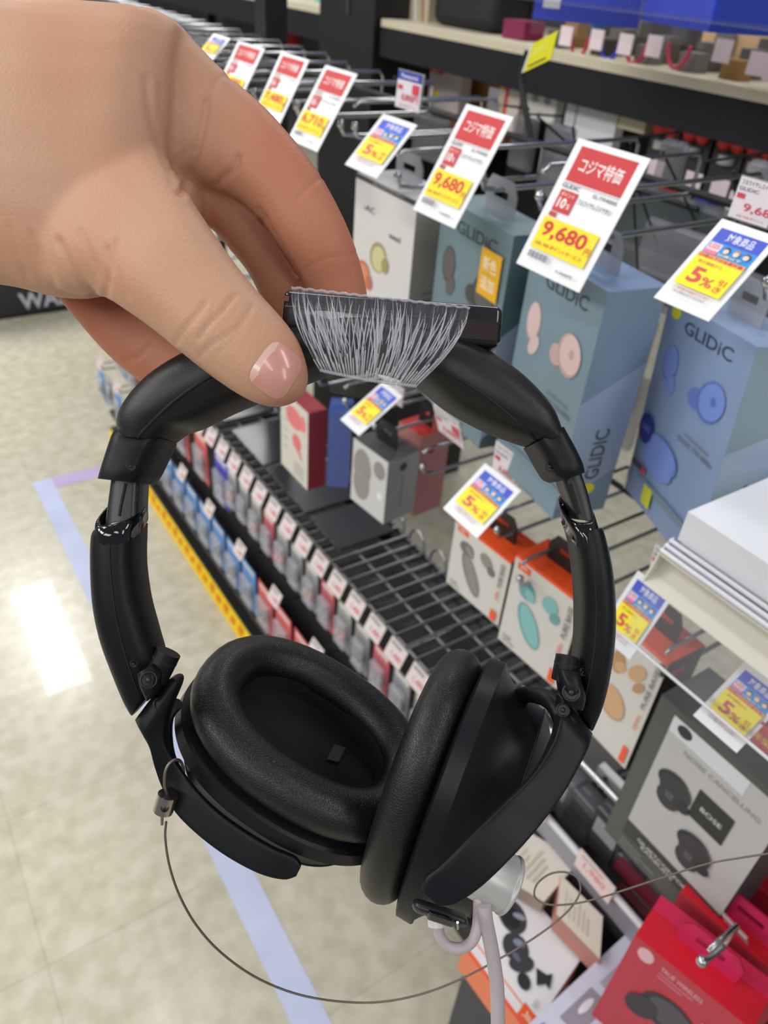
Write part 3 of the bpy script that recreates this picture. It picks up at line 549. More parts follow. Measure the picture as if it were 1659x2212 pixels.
for i, (u, v, hw, hh) in enumerate(((1200, 350, .022, .04), (1225, 420, .03, .04), (1450, 352, .016, .022), (1640, 400, .016, .022), (1130, 310, .02, .03), (930, 300, .04, .03), (1480, 560, .06, .03), (1400, 600, .05, .03), (1570, 640, .05, .03), (1240, 700, .03, .05), (1350, 780, .03, .06), (1345, 880, .03, .05), (1060, 905, .04, .04), (1130, 1010, .03, .03))):
    C = WX(u, v, .70 + .015 * (i % 4)); b = MB(); k = (122, 124, 130) if i % 3 else (150, 152, 160)
    b.rbox(C, (0, hw, 0), (0, 0, hh), (.006, 0, 0), .005, mat(k, .2, 0, .4), 2); zc_ = 1.262 if C[2] > 1.0 else .93; b.tube([C + (0, 0, hh), C + (0, 0, hh + .008), (BX + .006, C[1], zc_ - .002)], .0013, DK, 6)
    b.build('clear_pack', label='grey translucent hanging pack ' + ('behind the largest red price card', 'left of the slate tray', 'in front of the red-tipped packs, left', 'behind the upright 9,68 label', 'beneath the yellow flag', 'behind the second large red card', 'below the slate tray, middle', 'below the slate tray, left', 'below the slate tray, right', 'left of the sky-blue box', 'between the pink and sky-blue earbud boxes', 'low between the pink and sky-blue earbud boxes', 'under the right headband pad', 'right of the middle discount card')[i], cat='hanging pack')
for i, (u, v) in enumerate(((1415, 368), (1495, 395), (1552, 410), (1590, 440))):
    flatbox((u, v), .80, .011, .011, .001, (226, 206, 210), 'price_tag', 'tiny pale pink tag behind the hooks, ' + ('just right of the largest red card', 'over the slate tray', 'over the right part of the slate tray', 'beside the upright 9,68 label', 'between the two large red cards')[i], 'price label', group='tiny pink tags behind the hooks')
# slate tray
tr = empty('slate_tray', WX(1450, 520, .78), 'slate grey display tray between the large price card and the right discount card', 'tray'); b = MB()
A_, B_, C_, D_ = WX(1372, 405, .76), WX(1512, 452, .76), WX(1545, 590, .70), WX(1325, 500, .76)
b.box((A_ + WX(1512, 452, .76)) / 2 + np.array([.02, 0, -.035]), (.02, 0, 0), (0, (A_[1] - B_[1]) / 2 + .06, 0), (0, 0, .033), mat((74, 84, 88), .35)); b.build('tray_body', tr)
b = MB(); b.tube([A_ + (-.003, .06, 0), B_ + (-.003, -.0, 0)], .003, DK, 6); b.build('front_edge', tr)
flatbox((1455, 425), .80, .028, .010, .02, (150, 24, 26), 'small_box', 'dark red small box lying on the slate tray', 'box')
flatbox((1508, 440), .80, .012, .009, .02, (40, 36, 150), 'small_box', 'blue small round pack beside the dark red one', 'box')
# goods standing on the back shelf
ZS = H - .111
def onshelf(px, x, hw, h, th, c, name, label, cat, face=None, group=None):
    C = WX(*px, x); b = MB(); F, S_, T = boxed(b, (x, C[1] + hw, ZS + h), (0, -2 * hw, 0), (0, 0, -h), (th, 0, 0), c); face and face(F, S_, T)
    return b.build(name, label=label, cat=cat, group=group)
onshelf((843, 30), RX + .1, .03, .09, .08, (110, 196, 186), 'product_box', 'turquoise box standing on the back shelf by the column', 'box')
onshelf((690, 10), RX + .1, .025, .09, .08, (110, 196, 186), 'product_box', 'turquoise box left of the black column', 'box')
onshelf((895, 38), RX + .08, .05, .08, .05, (190, 176, 156), 'product_box', 'cream and brown patterned box on the back shelf', 'box', face=lambda F, S_, T: [F.poly([(.1 + i * .28, 0), (.2 + i * .28, 0), (.3 + i * .28, 1), (.22 + i * .28, 1)], (236, 232, 226) if i % 2 else (150, 108, 60)) for i in range(3)])
b = MB(); C = WX(1000, 60, RX + .08); b.rbox((RX + .12, C[1], ZS + .045), (0, .10, 0), (0, 0, .045), (.05, 0, 0), .02, mat((24, 24, 32), .6), 3); b.build('speaker', label='black rounded speaker standing on the back shelf', cat='speaker')
onshelf((1105, 92), RX + .06, .03, .03, .05, (126, 24, 70), 'product_box', 'magenta box low on the back shelf beside the yellow flag', 'box')
b = MB(); C = WX(548, 62, RX + .3); b.rbox(C + (0.1, 0, 0), (0, .09, 0), (0, 0, .05), (.05, 0, 0), .03, mat((214, 66, 44), .6), 3); b.build('shopping_bag', label='orange-red bag shape far off beyond the price cards', cat='bag')
for i, (u, v) in enumerate(((1222, 78), (1288, 86), (1350, 96), (1412, 100), (1560, 110), (1635, 138), (1672, 150))):
    flatbox((u, v), RX + .03, .014, .014, .002, (232, 214, 220), 'price_tag', 'pale pink price tag above the back shelf, tag %s from the left' % ('one', 'two', 'three', 'four', 'five', 'six', 'seven')[i], 'price label', group='pale tags above the back shelf')
for i, (u, c) in enumerate(((1252, (190, 40, 70)), (1318, (50, 60, 200)), (1374, (180, 40, 70)), (1465, (200, 60, 90)))):
    C = WX(u, 92 + i * 7, RX + .04); b = MB(); b.tube([C + (0, .02 * math.cos(a), -.03 * math.sin(a) + .01) for a in (math.pi * k / 8 for k in range(9))], .003, mat(c, .5), 6)
    b.build('strap_loop', label=('crimson', 'blue', 'dark pink', 'rose')[i] + ' looped strap dangling above the back shelf', cat='strap')
for i in range(15):
    u = 1190 + i * 33; c = random.choice(((92, 88, 84), (150, 110, 60), (60, 60, 70), (30, 90, 140), (120, 118, 116), (70, 60, 50)))
    onshelf((u, 120), RX + .05 + .05 * (i % 3), .016, .025 + .012 * (i % 3), .03, c, 'trinket_pack', 'small blurred pack on the back shelf, %s in the jumble counted from the yellow flag' % ('first' if i == 0 else ORD[i]), 'pack', group='jumble on the back shelf')
onshelf((1610, 90), RX + .16, .08, .085, .05, (222, 186, 140), 'cardboard_box', 'peach cardboard box at the top right', 'box')
# blue boxes in film, top right
def topbox(pl_, pr_, x, side, h, label):
    O = WX(*pl_, x); n = np.cross(ray(*pl_), ray(*pr_)); d = np.cross(n, [0, 0, 1.]); d = nrm(d) * (-1 if d[1] > 0 else 1)
    D = nrm(np.array([-d[1], d[0], 0])); D = D if D[0] > 0 else -D; rr = ray(*pr_); t = (O - CAM) @ D / (rr @ D); w_ = (CAM + rr * t - O) @ d
    e = empty('product_box', O + d * w_ / 2, label, 'box'); b = MB()
    F, Sd, T = boxed(b, O + (0, 0, h), d * w_, (0, 0, -h), D * side, (8, 52, 190), cb=(20, 54, 170)); Sd.r(0, 0, 1, 1, (34, 62, 176))
    F.r(.08, .72, .16, .2, (222, 222, 226)) if side > .1 else None; Sd.t('WIRELESS', .2, .6, .5, .1, (70, 96, 196)); b.build('carton', e)
    b = MB(); N = -D; Q = O + N * .003 + (0, 0, -.004); n_ = 24
    rings = [[Q + d * (w_ * k / n_) + N * (.002 * math.sin(k * 2.3 + j)) + np.array([0, 0, -.012 + j * .03]) for k in range(n_ + 1)] for j in range(5)]
    b.loft(rings, mat((190, 192, 200), .08, 0, .08), cap=False, closed=False); b.build('film_wrap', e); return e
topbox((1150, 40), (1378, 62), .80, .12, .16, 'film-wrapped royal blue box at the top edge, left one of two')
topbox((1385, 44), (1532, 70), .88, .09, .16, 'film-wrapped royal blue box at the top edge, right one of two')
b = MB(); b.ab(.78, 1.02, .30, .95, H - .034, H - .0325, mat((150, 152, 158), .15, 0, .2)); b.build('acrylic_shelf', label='clear acrylic shelf carrying the blue boxes', cat='shelf')
# yellow flag card on a black stem
e = empty('flag_sign', WX(1147, 310, .68), 'yellow flag card on a curved black stem in front of the fascia', 'sign'); b = MB()
b.tube([WX(u, v, .68) for u, v in ((1147, 310), (1142, 270), (1132, 220), (1126, 180), (1128, 150), (1140, 110))], .0035, DK, 8); b.build('stem', e)
b = MB(); Q = [WX(1148, 96, .675), WX(1205, 66, .675), WX(1190, 128, .675), WX(1127, 158, .675)]; b.add(Q, [(0, 1, 2, 3)], mat((226, 222, 20), .5)); b.add([q + np.array([.001, 0, 0]) for q in Q], [(0, 1, 2, 3)], mat((226, 222, 20), .5))
F = Face(b, Q[0], Q[1] - Q[0], Q[3] - Q[0]); F.t('お試し', .2, .2, .6, .3, (240, 238, 120)); F.r(.2, .82, .7, .07, (60, 60, 30)); F.r(0, 0, .08, 1, (224, 226, 214)); b.build('flag_card', e)
# dark display block far left with white letters
b = MB(); y = 3.5; xw = WY(42, 655, y)[0]; zt = WY(60, 632, y)[2]; zb = WY(60, 668, y)[2]; F, S_, T = boxed(b, (.18, y, .44), (.84, 0, 0), (0, 0, -.44), (0, .5, 0), (44, 46, 48)); F.N = np.array([0, -1., 0]); F.t('WALKMAN', (xw - .18) / .84, 1 - zt / .44, .56, (zt - zb) / .44, (206, 208, 220), bold=.03)
F.r(0, .96, 1, .04, (26, 26, 28)); b.build('display_block', label='dark grey display block with white letters on the floor at far left', cat='display stand')
b = MB(); b.tube([(.12, 3.35, 0), (.12, 3.35, .5)], .012, CH, 10); b.build('chrome_stand', label='chrome stand leg at the far left edge', cat='stand')
# ---------------------------------------------------------------- lower right tray
b = MB(); b.ab(.40, .66, -.42, .285, 0, H - .848, mat((58, 58, 60), .5)); b.build('low_cabinet', label='dark grey low cabinet under the lying boxes at lower right', cat='cabinet')
def slab(cs, z, th, c, side, name, label, draw=None, cat='box'):
    Q = [WZ(u, v, z) for u, v in cs]; O = Q[0]; X = Q[1] - Q[0]; Y = Q[3] - Q[0]; Y = Y; b = MB(); V = [O, O + X, O + X + Y, O + Y]; L_ = [p - np.array([0, 0, th]) for p in V]
    b.add(V, [(0, 1, 2, 3)], mat(c, .45)); b.add(L_, [(3, 2, 1, 0)], mat(side, .5))
    for i in range(4): j = (i + 1) % 4; b.add([V[i], V[j], L_[j], L_[i]], [(0, 1, 2, 3)], mat(side, .5))
    F = Face(b, O, X, Y); draw and draw(F); return b.build(name, label=label, cat=cat)
OR = (236, 92, 44)
def dW(F):
    F.r(0, 0, 1, .04, OR); F.r(0, .0, .02, .2, OR); F.r(.98, 0, .02, .2, OR); F.r(0, .13, 1, .02, (240, 150, 110)); F.r(.80, .04, .18, .14, OR); F.t('JBL', .84, .07, .10, .07, (250, 220, 200), rot=1)
    K = (54, 56, 62)
    F.e(.20, .66, .19, .15, K); F.e(.07, .72, .09, .07, (34, 36, 38)); F.e(.19, .64, .13, .10, (26, 26, 30)); F.e(.26, .72, .08, .03, (150, 150, 170), 30)
    F.e(.42, .46, .16, .13, K, 20); F.e(.56, .40, .15, .08, K, 50); F.e(.42, .52, .07, .035, (130, 134, 160), 30); F.e(.68, .30, .08, .07, (40, 42, 46)); F.e(.48, .40, .06, .03, (96, 98, 120))
    F.poly([(.80, .38), (.70, .50), (.82, .54), (.86, .60), (.92, .46), (.86, .47)], (34, 44, 46)); F.t('JBL', .86, .2, .05, .1, (180, 180, 186), rot=1)
slab(((1000, 2045), (1142, 2238), (1430, 1968), (1118, 1900)), H - .80, .045, (226, 226, 230), (236, 130, 90), 'earbud_box', 'white box lying flat with black earbuds and an orange edge', dW)
CRF = lambda F: [F.r(.15 + .1 * i, .2, .05, .6 - .1 * (i % 3), (196, 190, 176)) for i in range(6)]
slab(((1050, 1872), (1175, 1948), (1228, 1850), (1130, 1790)), H - .775, .022, (222, 217, 204), (170, 150, 140), 'earphone_box', 'cream box with faint text lying behind the right ear cup', CRF)
slab(((1202, 1975), (1296, 2072), (1330, 1995), (1212, 1890)), H - .765, .03, (216, 210, 196), (190, 130, 116), 'earphone_box', 'cream box with a pinkish side lying against the grey rail', CRF)
slab(((1112, 2240), (1190, 2330), (1420, 2080), (1380, 1992)), H - .775, .05, (206, 208, 226), (150, 150, 160), 'blister_box', 'lavender clear-fronted box at the bottom edge with a blue dot', lambda F: (F.e(.2, .12, .05, .05, (70, 90, 200)), F.r(.3, .25, .5, .25, (150, 142, 156)), F.r(.35, .55, .4, .2, (170, 164, 176)), F.e(.5, .4, .08, .06, (220, 220, 230))))
price_card((1292, 2138), (1330, 2180), (1190, 2225), .40, 'five', 'discount card cut off by the bottom edge beside the nearest crimson box')
e = empty('price_rail', (.45, .15, H - .76), 'grey lower price rail with a glossy top behind the lying boxes', 'rail')
b = MB(); b.ab(.448, .452, -.4, .36, H - .775, H - .738, mat((150, 150, 158), .3)); b.build('channel', e); b = MB(); b.tube([(.447, -.4, H - .738), (.447, .36, H - .738)], .004, mat((214, 214, 222), .12), 8); b.build('glossy_lip', e)
bars('support_rod', [((.45, .20, H - .626), (.45, .36, H - .626))], .0035, CH, 'short chrome rod beside the grey box', 'rail')
b = MB(); b.ab(.452, .64, -.4, .36, H - .80, H - .79, mat((70, 68, 70), .4)); b.build('tray_board', label='dark board behind the lower price rail', cat='shelf')
def plate2(px, x, hw, hh, label):
    flatbox(px, x, hw, hh, .0015, (232, 214, 212), 'price_label', label, 'price label', face=lambda F, S_, T: (F.t('1,980', .2, .35, .6, .35, (226, 120, 124)), F.r(.1, .12, .6, .1, (200, 170, 172))))
plate2((1283, 1893), .44, .024, .015, 'pale pink price label on the lower grey rail'); plate2((1155, 1735), .44, .018, .012, 'pale price label peeking out behind the right yoke')
for i, (u, v, c) in enumerate(((1180, 1640, (130, 132, 140)), (1215, 1700, (120, 122, 130)), (1265, 1760, (96, 96, 102)), (1320, 1800, (84, 82, 88)), (1355, 1890, (88, 86, 92)), (1400, 1945, (130, 130, 140)))):
    C = WX(u, v, .50); b = MB(); b.rbox(C, (0, .022, 0), (0, 0, .035), (.012, 0, 0), .004, mat(c, .2, 0, .8), 2); b.box(C + (-.0125, 0, .01), (.0005, 0, 0), (0, .015, 0), (0, 0, .012), mat((170, 168, 172) if i % 2 else (60, 60, 64), .4))
    b.build('clear_pack', label='smoky plastic pack left of the charcoal box, %s counted down the picture' % ('topmost' if i == 0 else ORD[i]), cat='pack', group='smoky packs left of the charcoal box')
flatbox((1250, 1680), .56, .03, .007, .01, (170, 140, 60), 'gold_strip', 'gold-coloured strip among the smoky packs', 'strip')
flatbox((1310, 1705), .56, .02, .022, .01, (228, 228, 230), 'white_pack', 'bright white pack behind the paired black wires', 'pack')
wa = empty('double_hook', WX(1370, 1672, .60), 'dark double wire hook slanting across the smoky packs', 'hook')
for dz in (0, .022): b = MB(); b.tube([WX(1100, 1800 - dz * 900, .43), WX(1370, 1672 - dz * 900, .60)], .0028, DK, 8); b.build('wire', wa)
for i, v in enumerate((1950, 2005)): flatbox((1375, v - 30), .47, .03, .006, .01, (110, 30, 46), 'wine_strip', ('upper' if i == 0 else 'lower') + ' wine-red strip beneath the charcoal box', 'strip')
# ================================================================ FOREGROUND helpers
def sring(u1, v1, u2, v2, Z, th, p=2.4, n=28, zo=0.):
    """closed ring whose silhouette runs through two points of the outline, th metres deep"""
    A, B = P(u1, v1, Z), P(u2, v2, Z); c = (A + B) / 2 + FW * zo; a = (A - B) / 2; bb = FW * th / 2; out = []
    for k in range(n):
        t = 2 * math.pi * k / n; x, y = math.cos(t), math.sin(t)
        x = math.copysign(abs(x) ** (2 / p), x); y = math.copysign(abs(y) ** (2 / p), y); out.append(c + a * x + bb * y)
    return out
def catmull(K, m=4):
    K = [np.array(k, float) for k in K]; out = []
    for i in range(len(K) - 1):
        p0, p1, p2, p3 = K[max(i - 1, 0)], K[i], K[i + 1], K[min(i + 2, len(K) - 1)]
        for j in range(m):
            t = j / m; out.append(.5 * (2 * p1 + (p2 - p0) * t + (2 * p0 - 5 * p1 + 4 * p2 - p3) * t * t + (3 * p1 - p0 - 3 * p2 + p3) * t ** 3))
    return out + [K[-1]]
def sweep(b, K, m, p=2.4, sub=4, n=28): b.loft([sring(*k[:6], p, n) for k in catmull(K, sub)], m); return b
def path(K, sub=6): return [P(*k) for k in catmull(K, sub)]
def bvh(objs):
    V, Fc = [], []
    for o in objs:
        mw = np.array(o.matrix_world); n = len(V); V += [tuple(mw[:3, :3] @ np.array(v.co) + mw[:3, 3]) for v in o.data.vertices]; Fc += [[i + n for i in p.vertices] for p in o.data.polygons]
    return BVHTree.FromPolygons(V, Fc)
def hit(tree, u, v, off=.0002):
    r = ray(u, v); h = tree.ray_cast(Vector(CAM.tolist()), Vector(nrm(r).tolist()))
    return None if h[0] is None else np.array(h[0]) - nrm(r) * off
def seam(b, tree, px, r, m, sub=6, off=0.):
    pts = [hit(tree, *q, off) for q in catmull(px, sub)]; pts = [q for q in pts if q is not None]
    if len(pts) > 1: b.tube(pts, r, m, 6)
PL = mat((17, 19, 23), .42, bump=('n', 2600, .10, .0002), spec=.24); PLg = mat((14, 14, 17), .08, coat=.5); PLd = mat((14, 15, 18), .5)
LEA = mat((12, 13, 15), .40, bump=('v', 1150, .55, .0006)); LEH = mat((9, 10, 12), .46, bump=('n', 1500, .2, .0003)); SCR = mat((12, 12, 14), .45)
# ================================================================ HEADPHONES
hp = empty('headphones', P(800, 1700, .25), 'black over-ear headphones held up by the headband, with leather ear cushions', 'headphones')
b = MB(); sweep(b, [(272, 950, 366, 958, .250, .030), (264, 912, 400, 935, .250, .033), (282, 868, 440, 922, .249, .034), (330, 815, 500, 893, .248, .035), (410, 765, 575, 862, .247, .035), (520, 722, 650, 832, .246, .035), (640, 694, 725, 806, .245, .035), (770, 688, 800, 800, .243, .035), (905, 712, 868, 818, .241, .035), (985, 738, 905, 838, .240, .035), (1060, 768, 965, 886, .239, .035), (1128, 818, 1045, 930, .238, .034), (1182, 878, 1118, 958, .237, .032), (1203, 930, 1162, 968, .237, .029)], LEH, 2.3, 5)
hb = b.build('headband_pad', hp, label='padded black headband'); T = bvh([hb]); b = MB(); DS = mat((6, 6, 8), .7)
seam(b, T, [(287, 962), (310, 930), (370, 872), (430, 828), (470, 806)], .0006, DS); b.build('seam', hb); b = MB(); seam(b, T, [(925, 782), (985, 815), (1050, 856), (1105, 900), (1145, 938), (1170, 966)], .0005, DS)
b.build('seam', hb)
def rot_ring(c, a, bb, p=3., n=28): return [c + a * math.copysign(abs(math.cos(t)) ** (2 / p), math.cos(t)) + bb * math.copysign(abs(math.sin(t)) ** (2 / p), math.sin(t)) for t in (2 * math.pi * k / n for k in range(n))]
def screw(b, u, v, Z, r, m=SCR, lift=0.):
    c = P(u, v, Z); N = -nrm(ray(u, v)); x = nrm(np.cross(N, (0, 0, 1))); y = np.cross(N, x)
    b.loft([[c + N * h + (x * math.cos(t) + y * math.sin(t)) * q for t in (2 * math.pi * k / 20 for k in range(20))] for h, q in ((-.001, r * 1.06), (.0003, r * 1.06), (.0003, r * .86), (-.0002, r * .8))], m)
    b.ball(c + N * .0001, r * .38, mat((34, 34, 38), .35), 6)
def collar(secs, sc, label):
    b = MB(); sweep(b, secs, PL, 3.2, 4); o = b.build('headband_collar', hp, label=label); b = MB(); T = bvh([o]); h = hit(T, *sc)
    r = ray(*sc); Zs = float((h - CAM) @ FW); screw(b, sc[0], sc[1], Zs, .0014); b.build('screw_hole', o); return o
collar([(262, 934, 372, 955, .250, .026), (256, 948, 366, 968, .250, .028), (244, 985, 350, 1000, .250, .028), (234, 1018, 337, 1026, .250, .028), (229, 1036, 322, 1046, .250, .027)], (283, 1008), 'collar at the left end of the headband')
collar([(1207, 926, 1138, 966, .237, .026), (1216, 944, 1150, 985, .237, .027), (1233, 975, 1165, 1012, .237, .027), (1246, 1004, 1180, 1034, .237, .027), (1251, 1022, 1195, 1042, .237, .025)], (1188, 1008), 'collar at the right end of the headband')
def slider(secs, mark, label):
    b = MB(); sweep(b, secs, mat((26, 27, 30), .35), 4, 3); o = b.build('slider', hp, label=label); T = bvh([o]); b = MB()
    for px in mark: seam(b, T, px, .0005, DS, 3)
    b.build('slider_groove', o)
slider([(249, 1030, 316, 1030, .250, .013), (243, 1075, 314, 1070, .250, .013), (236, 1130, 312, 1120, .250, .013)], [[(272, 1045), (262, 1090), (258, 1115)], [(300, 1048), (296, 1066)], [(298, 1078), (292, 1090)]], 'left adjustment slider')
slider([(1250, 1025, 1203, 1035, .237, .013), (1266, 1075, 1218, 1075, .237, .013), (1277, 1125, 1232, 1120, .237, .013)], [[(1232, 1045), (1244, 1085), (1252, 1110)]], 'right adjustment slider')
def openring(b, u1, v1, u2, v2, Z, th, p=2.6, k=.86, n=32):
    A, B = P(u1, v1, Z), P(u2, v2, Z); c = (A + B) / 2; a = (A - B) / 2 * k; d = FW * th / 2 * k; return rot_ring(c, a, d, p, n)
def arm(secs, cap, sm, label, depth=.6):
    o_ = None; b = MB(); sweep(b, secs, PL, 2.6, 5, 32); o = b.build('side_arm', hp, label=label)
    b = MB(); R1 = [sring(*k[:6], 2.6, 32) for k in cap]; k0 = cap[0]; top = np.array([0, 0, .0]); tilt = -FW * 0 + M[1] * 0
    # rim tilted so that its far side stands higher, as a cut tube
    def tl(ring, s): c = np.mean(ring, 0); return [q - M[1] * s * float((q - c) @ FW) / (k0[5] / 2) for q in ring]
    R1 = [tl(r, .0050) for r in R1]; inner = tl(openring(b, *k0[:6]), .0050); deep = [q + M[1] * .006 for q in inner]
    b.loft(R1[::-1] + [inner, deep], PLg, cap=False); b.build('glossy_rim', o, label='glossy black rim of the arm')
    T = bvh([o]); b = MB(); seam(b, T, sm, .00032, DS); b.build('seam', o); return o
LA = arm([(211, 1145, 313, 1130, .251, .020), (205, 1165, 312, 1150, .251, .021), (205, 1235, 311, 1215, .252, .022), (210, 1310, 321, 1290, .253, .022), (224, 1380, 340, 1360, .254, .021), (246, 1445, 355, 1420, .255, .019), (270, 1505, 340, 1470, .256, .016), (283, 1535, 332, 1492, .256, .012), (288, 1544, 322, 1505, .256, .009)],
    [(215, 1113, 313, 1092, .250, .020), (212, 1132, 313, 1116, .250, .0205), (210, 1152, 314, 1135, .251, .0206)], [(236, 1158), (238, 1230), (250, 1330), (272, 1420), (300, 1500)], 'left side arm')
RA = arm([(1293, 1140, 1224, 1146, .237, .020), (1300, 1160, 1230, 1165, .237, .021), (1314, 1225, 1240, 1230, .237, .022), (1321, 1300, 1245, 1305, .238, .022), (1320, 1380, 1243, 1390, .239, .021), (1310, 1460, 1235, 1450, .240, .019), (1296, 1520, 1240, 1500, .241, .016), (1280, 1565, 1243, 1532, .241, .012), (1275, 1576, 1250, 1552, .241, .009)],
    [(1278, 1098, 1212, 1098, .237, .020), (1286, 1122, 1218, 1124, .237, .0205), (1292, 1148, 1225, 1150, .237, .0206)], [(1272, 1160), (1283, 1230), (1288, 1310), (1284, 1400), (1268, 1490), (1252, 1545)], 'right side arm')
def hinge(cy, kn, sc, blocks, label, Z):
    b = MB(); A, B = P(*cy[0], Z), P(*cy[1], Z); b.cyl((A + B) / 2, (B - A) / 2, cy[2], PL, 28); k = (B - A) / np.linalg.norm(B - A)
    b.cyl(A + (B - A) * .70, k * .0003, cy[2] * 1.015, DS, 28); o = b.build('hinge', hp, label=label)
    b = MB(); sweep(b, kn, PL, 2.8, 4); q = b.build('knuckle', o); T = bvh([q]); h = hit(T, *sc[:2]); Zs = float((h - CAM) @ FW) + .0004
    b = MB(); screw(b, sc[0], sc[1], Zs, sc[2]); b.build('screw_hole', o)
    for s in blocks:
        h = hit(bvh([LA, RA, q]), *s[:2])
        if h is not None: b = MB(); screw(b, s[0], s[1], float((h - CAM) @ FW), s[2]); b.build('screw_hole', o)
hinge(((335, 1466), (364, 1408), .0042), [(302, 1452, 332, 1432, .246, .010), (306, 1475, 350, 1448, .246, .012), (318, 1500, 348, 1478, .246, .012), (322, 1512, 340, 1498, .247, .008)], (321, 1469, .0026), [(289, 1434, .0012)], 'left folding hinge', .249)
hinge(((1216, 1470), (1226, 1418), .0036), [(1200, 1440, 1250, 1446, .233, .010), (1204, 1462, 1252, 1468, .232, .012), (1207, 1490, 1262, 1500, .232, .012), (1222, 1520, 1256, 1528, .232, .010)], (1234, 1496, .0026), [(1258, 1452, .0012)], 'right folding hinge', .233)
# ---------------------------------------------------------------- ear cups
def oval(c, u, w, a, bb, p=2.25, n=48, ph=0.): return rot_ring(c, u * a, w * bb, p, n)
def ear_cup(c, n, u, label, th=.0165):
    n = nrm(n); u = nrm(u - n * (u @ n)); w = nrm(np.cross(n, u)); A, B = .0470, .0370; e = 48
    # cushion: fat ring, n points into the ear
    rings = []; q = 22
    for k in range(q + 1):
        t = math.pi * 2 * k / q - math.pi / 2; h = th / 2 * math.sin(t); d = th / 2 * 1.03 * math.cos(t); s = 1 + .0 * h
        rings.append([p_ for p_ in oval(c + n * (th / 2 + h), u, w, A - th / 2 * 1.03 + d, B - th / 2 * 1.03 + d, 2.25, e)])
    b = MB(); b.loft(rings, LEA, cap=False)
    o = b.build('ear_cushion', hp, label='soft black leather ear cushion, ' + label)
    b = MB(); MSH = mat((12, 12, 14), .85, bump=('n', 900, .6, .0008)); b.loft([oval(c + n * .0012, u, w, A - .016, B - .016, 2.2, e), oval(c + n * .0008, u, w, .001, .001, 2.2, e)], MSH); b.loft([oval(c + n * th * .5, u, w, A - th * 1.02, B - th * 1.02, 2.2, e), oval(c + n * .001, u, w, A - .0175, B - .0175, 2.2, e)], MSH, cap=False); b.build('driver_mesh', o)
    b = MB(); x = c + n * .0018 + u * .012 + w * .004; b.box(x, u * .0022 + w * .0010, w * .0085 * .5 - u * .0, n * .0003, mat((40, 42, 48), .6)); b.build('side_mark', o)
    b = MB(); Rg = [oval(c + n * h, u, w, A + d, B + d, 2.25, 96) for h, d in ((.0012, -.006), (.0, -.0008), (-.0006, .0004), (-.0060, .0008), (-.0066, .0002), (-.0068, -.004))]
    b.loft(Rg[:2], PL, cap=False); b.loft(Rg[1:3], PL, cap=False); b.loft(Rg[2:4], PL, cap=False); b.loft(Rg[3:5], PL, cap=False); b.loft(Rg[4:], PL, cap=False); bz = b.build('cup_ring', hp, label='plate between cushion and shell, ' + label)
    b = MB(); prof = [(.0066, .0010), (.0085, .0030), (.0120, .0058), (.0165, .0078), (.0205, .0086), (.0232, .0090)]; pr2 = [(.0232, .0090), (.0240, .0100), (.0262, .0125), (.0280, .0160), (.0292, .0220), (.0296, .030)]
    b.loft([oval(c - n * h, u, w, A - d, B - d, 2.3, 72) for h, d in prof], PL, cap=False); b.loft([oval(c - n * h, u, w, A - d, B - d, 2.3, 72) for h, d in pr2], PL); sh = b.build('shell', hp, label='matte outer shell, ' + label)
    b = MB(); b.tube((lambda q_: q_ + q_[:1])(oval(c - n * .0233, u, w, A - .0090, B - .0090, 2.3, 72)), .00035, DS, 5); b.build('shell_seam', sh)
    return o, bz, sh, u, w, n
cL = P(655, 1611, .282); nL = DV(.469, -.757, -.455); uL = DV(.842, .539, -.03)
oL = ear_cup(cL, nL, uL, 'left cup', .0169)
cR = P(958, 1693, .2668); nR = DV(-.914, -.333, .23); uR = DV(-.249, .91, .332)
oR = ear_cup(cR, nR, uR, 'right cup', .0158)
# ---------------------------------------------------------------- yokes
b = MB(); sweep(b, [(296, 1552, 335, 1500, .256, .006), (306, 1566, 372, 1462, .254, .010), (316, 1584, 392, 1470, .253, .010), (328, 1612, 366, 1540, .254, .007), (338, 1652, 362, 1600, .255, .006), (352, 1700, 392, 1662, .255, .0030), (380, 1752, 430, 1712, .254, .0030), (430, 1802, 476, 1756, .253, .0030), (492, 1848, 532, 1796, .252, .0030), (560, 1884, 590, 1830, .251, .0030), (612, 1897, 636, 1850, .251, .0030), (640, 1890, 651, 1868, .251, .003)], PL, 7, 5, 40)
yl = b.build('yoke', hp, label='left yoke fork'); b = MB(); b.tube(path([(382, 1520, .262), (362, 1550, .266), (360, 1600, .270), (372, 1650, .274), (410, 1710, .278)]), .0022, PL, 10); b.build('yoke_back_fork', yl)
b = MB(); screw(b, 345, 1520, .2488, .0020); b.build('screw_hole', yl)
b = MB(); sweep(b, [(1276, 1580, 1228, 1520, .236, .006), (1270, 1600, 1206, 1545, .232, .008), (1256, 1635, 1190, 1600, .228, .006), (1216, 1712, 1150, 1672, .222, .0030), (1156, 1792, 1085, 1738, .217, .0030), (1090, 1864, 1014, 1806, .214, .0030), (1035, 1915, 955, 1864, .213, .0030), (985, 1948, 920, 1893, .213, .0030), (950, 1954, 911, 1920, .213, .003)], PL, 7, 5, 40)
yr = b.build('yoke', hp, label='right yoke fork'); b = MB(); b.tube(path([(1215, 1560, .240), (1200, 1528, .243), (1178, 1508, .248), (1148, 1500, .254), (1120, 1506, .260), (1100, 1530, .266)]), .0028, PL, 10); sweep(b, [(1205, 1500, 1236, 1530, .238, .010), (1203, 1530, 1245, 1550, .236, .012), (1208, 1560, 1262, 1590, .234, .010)], PL, 2.6, 3); b.build('yoke_back_fork', yr)
b = MB(); screw(b, 1216, 1534, .2300, .0020); b.build('screw_hole', yr)
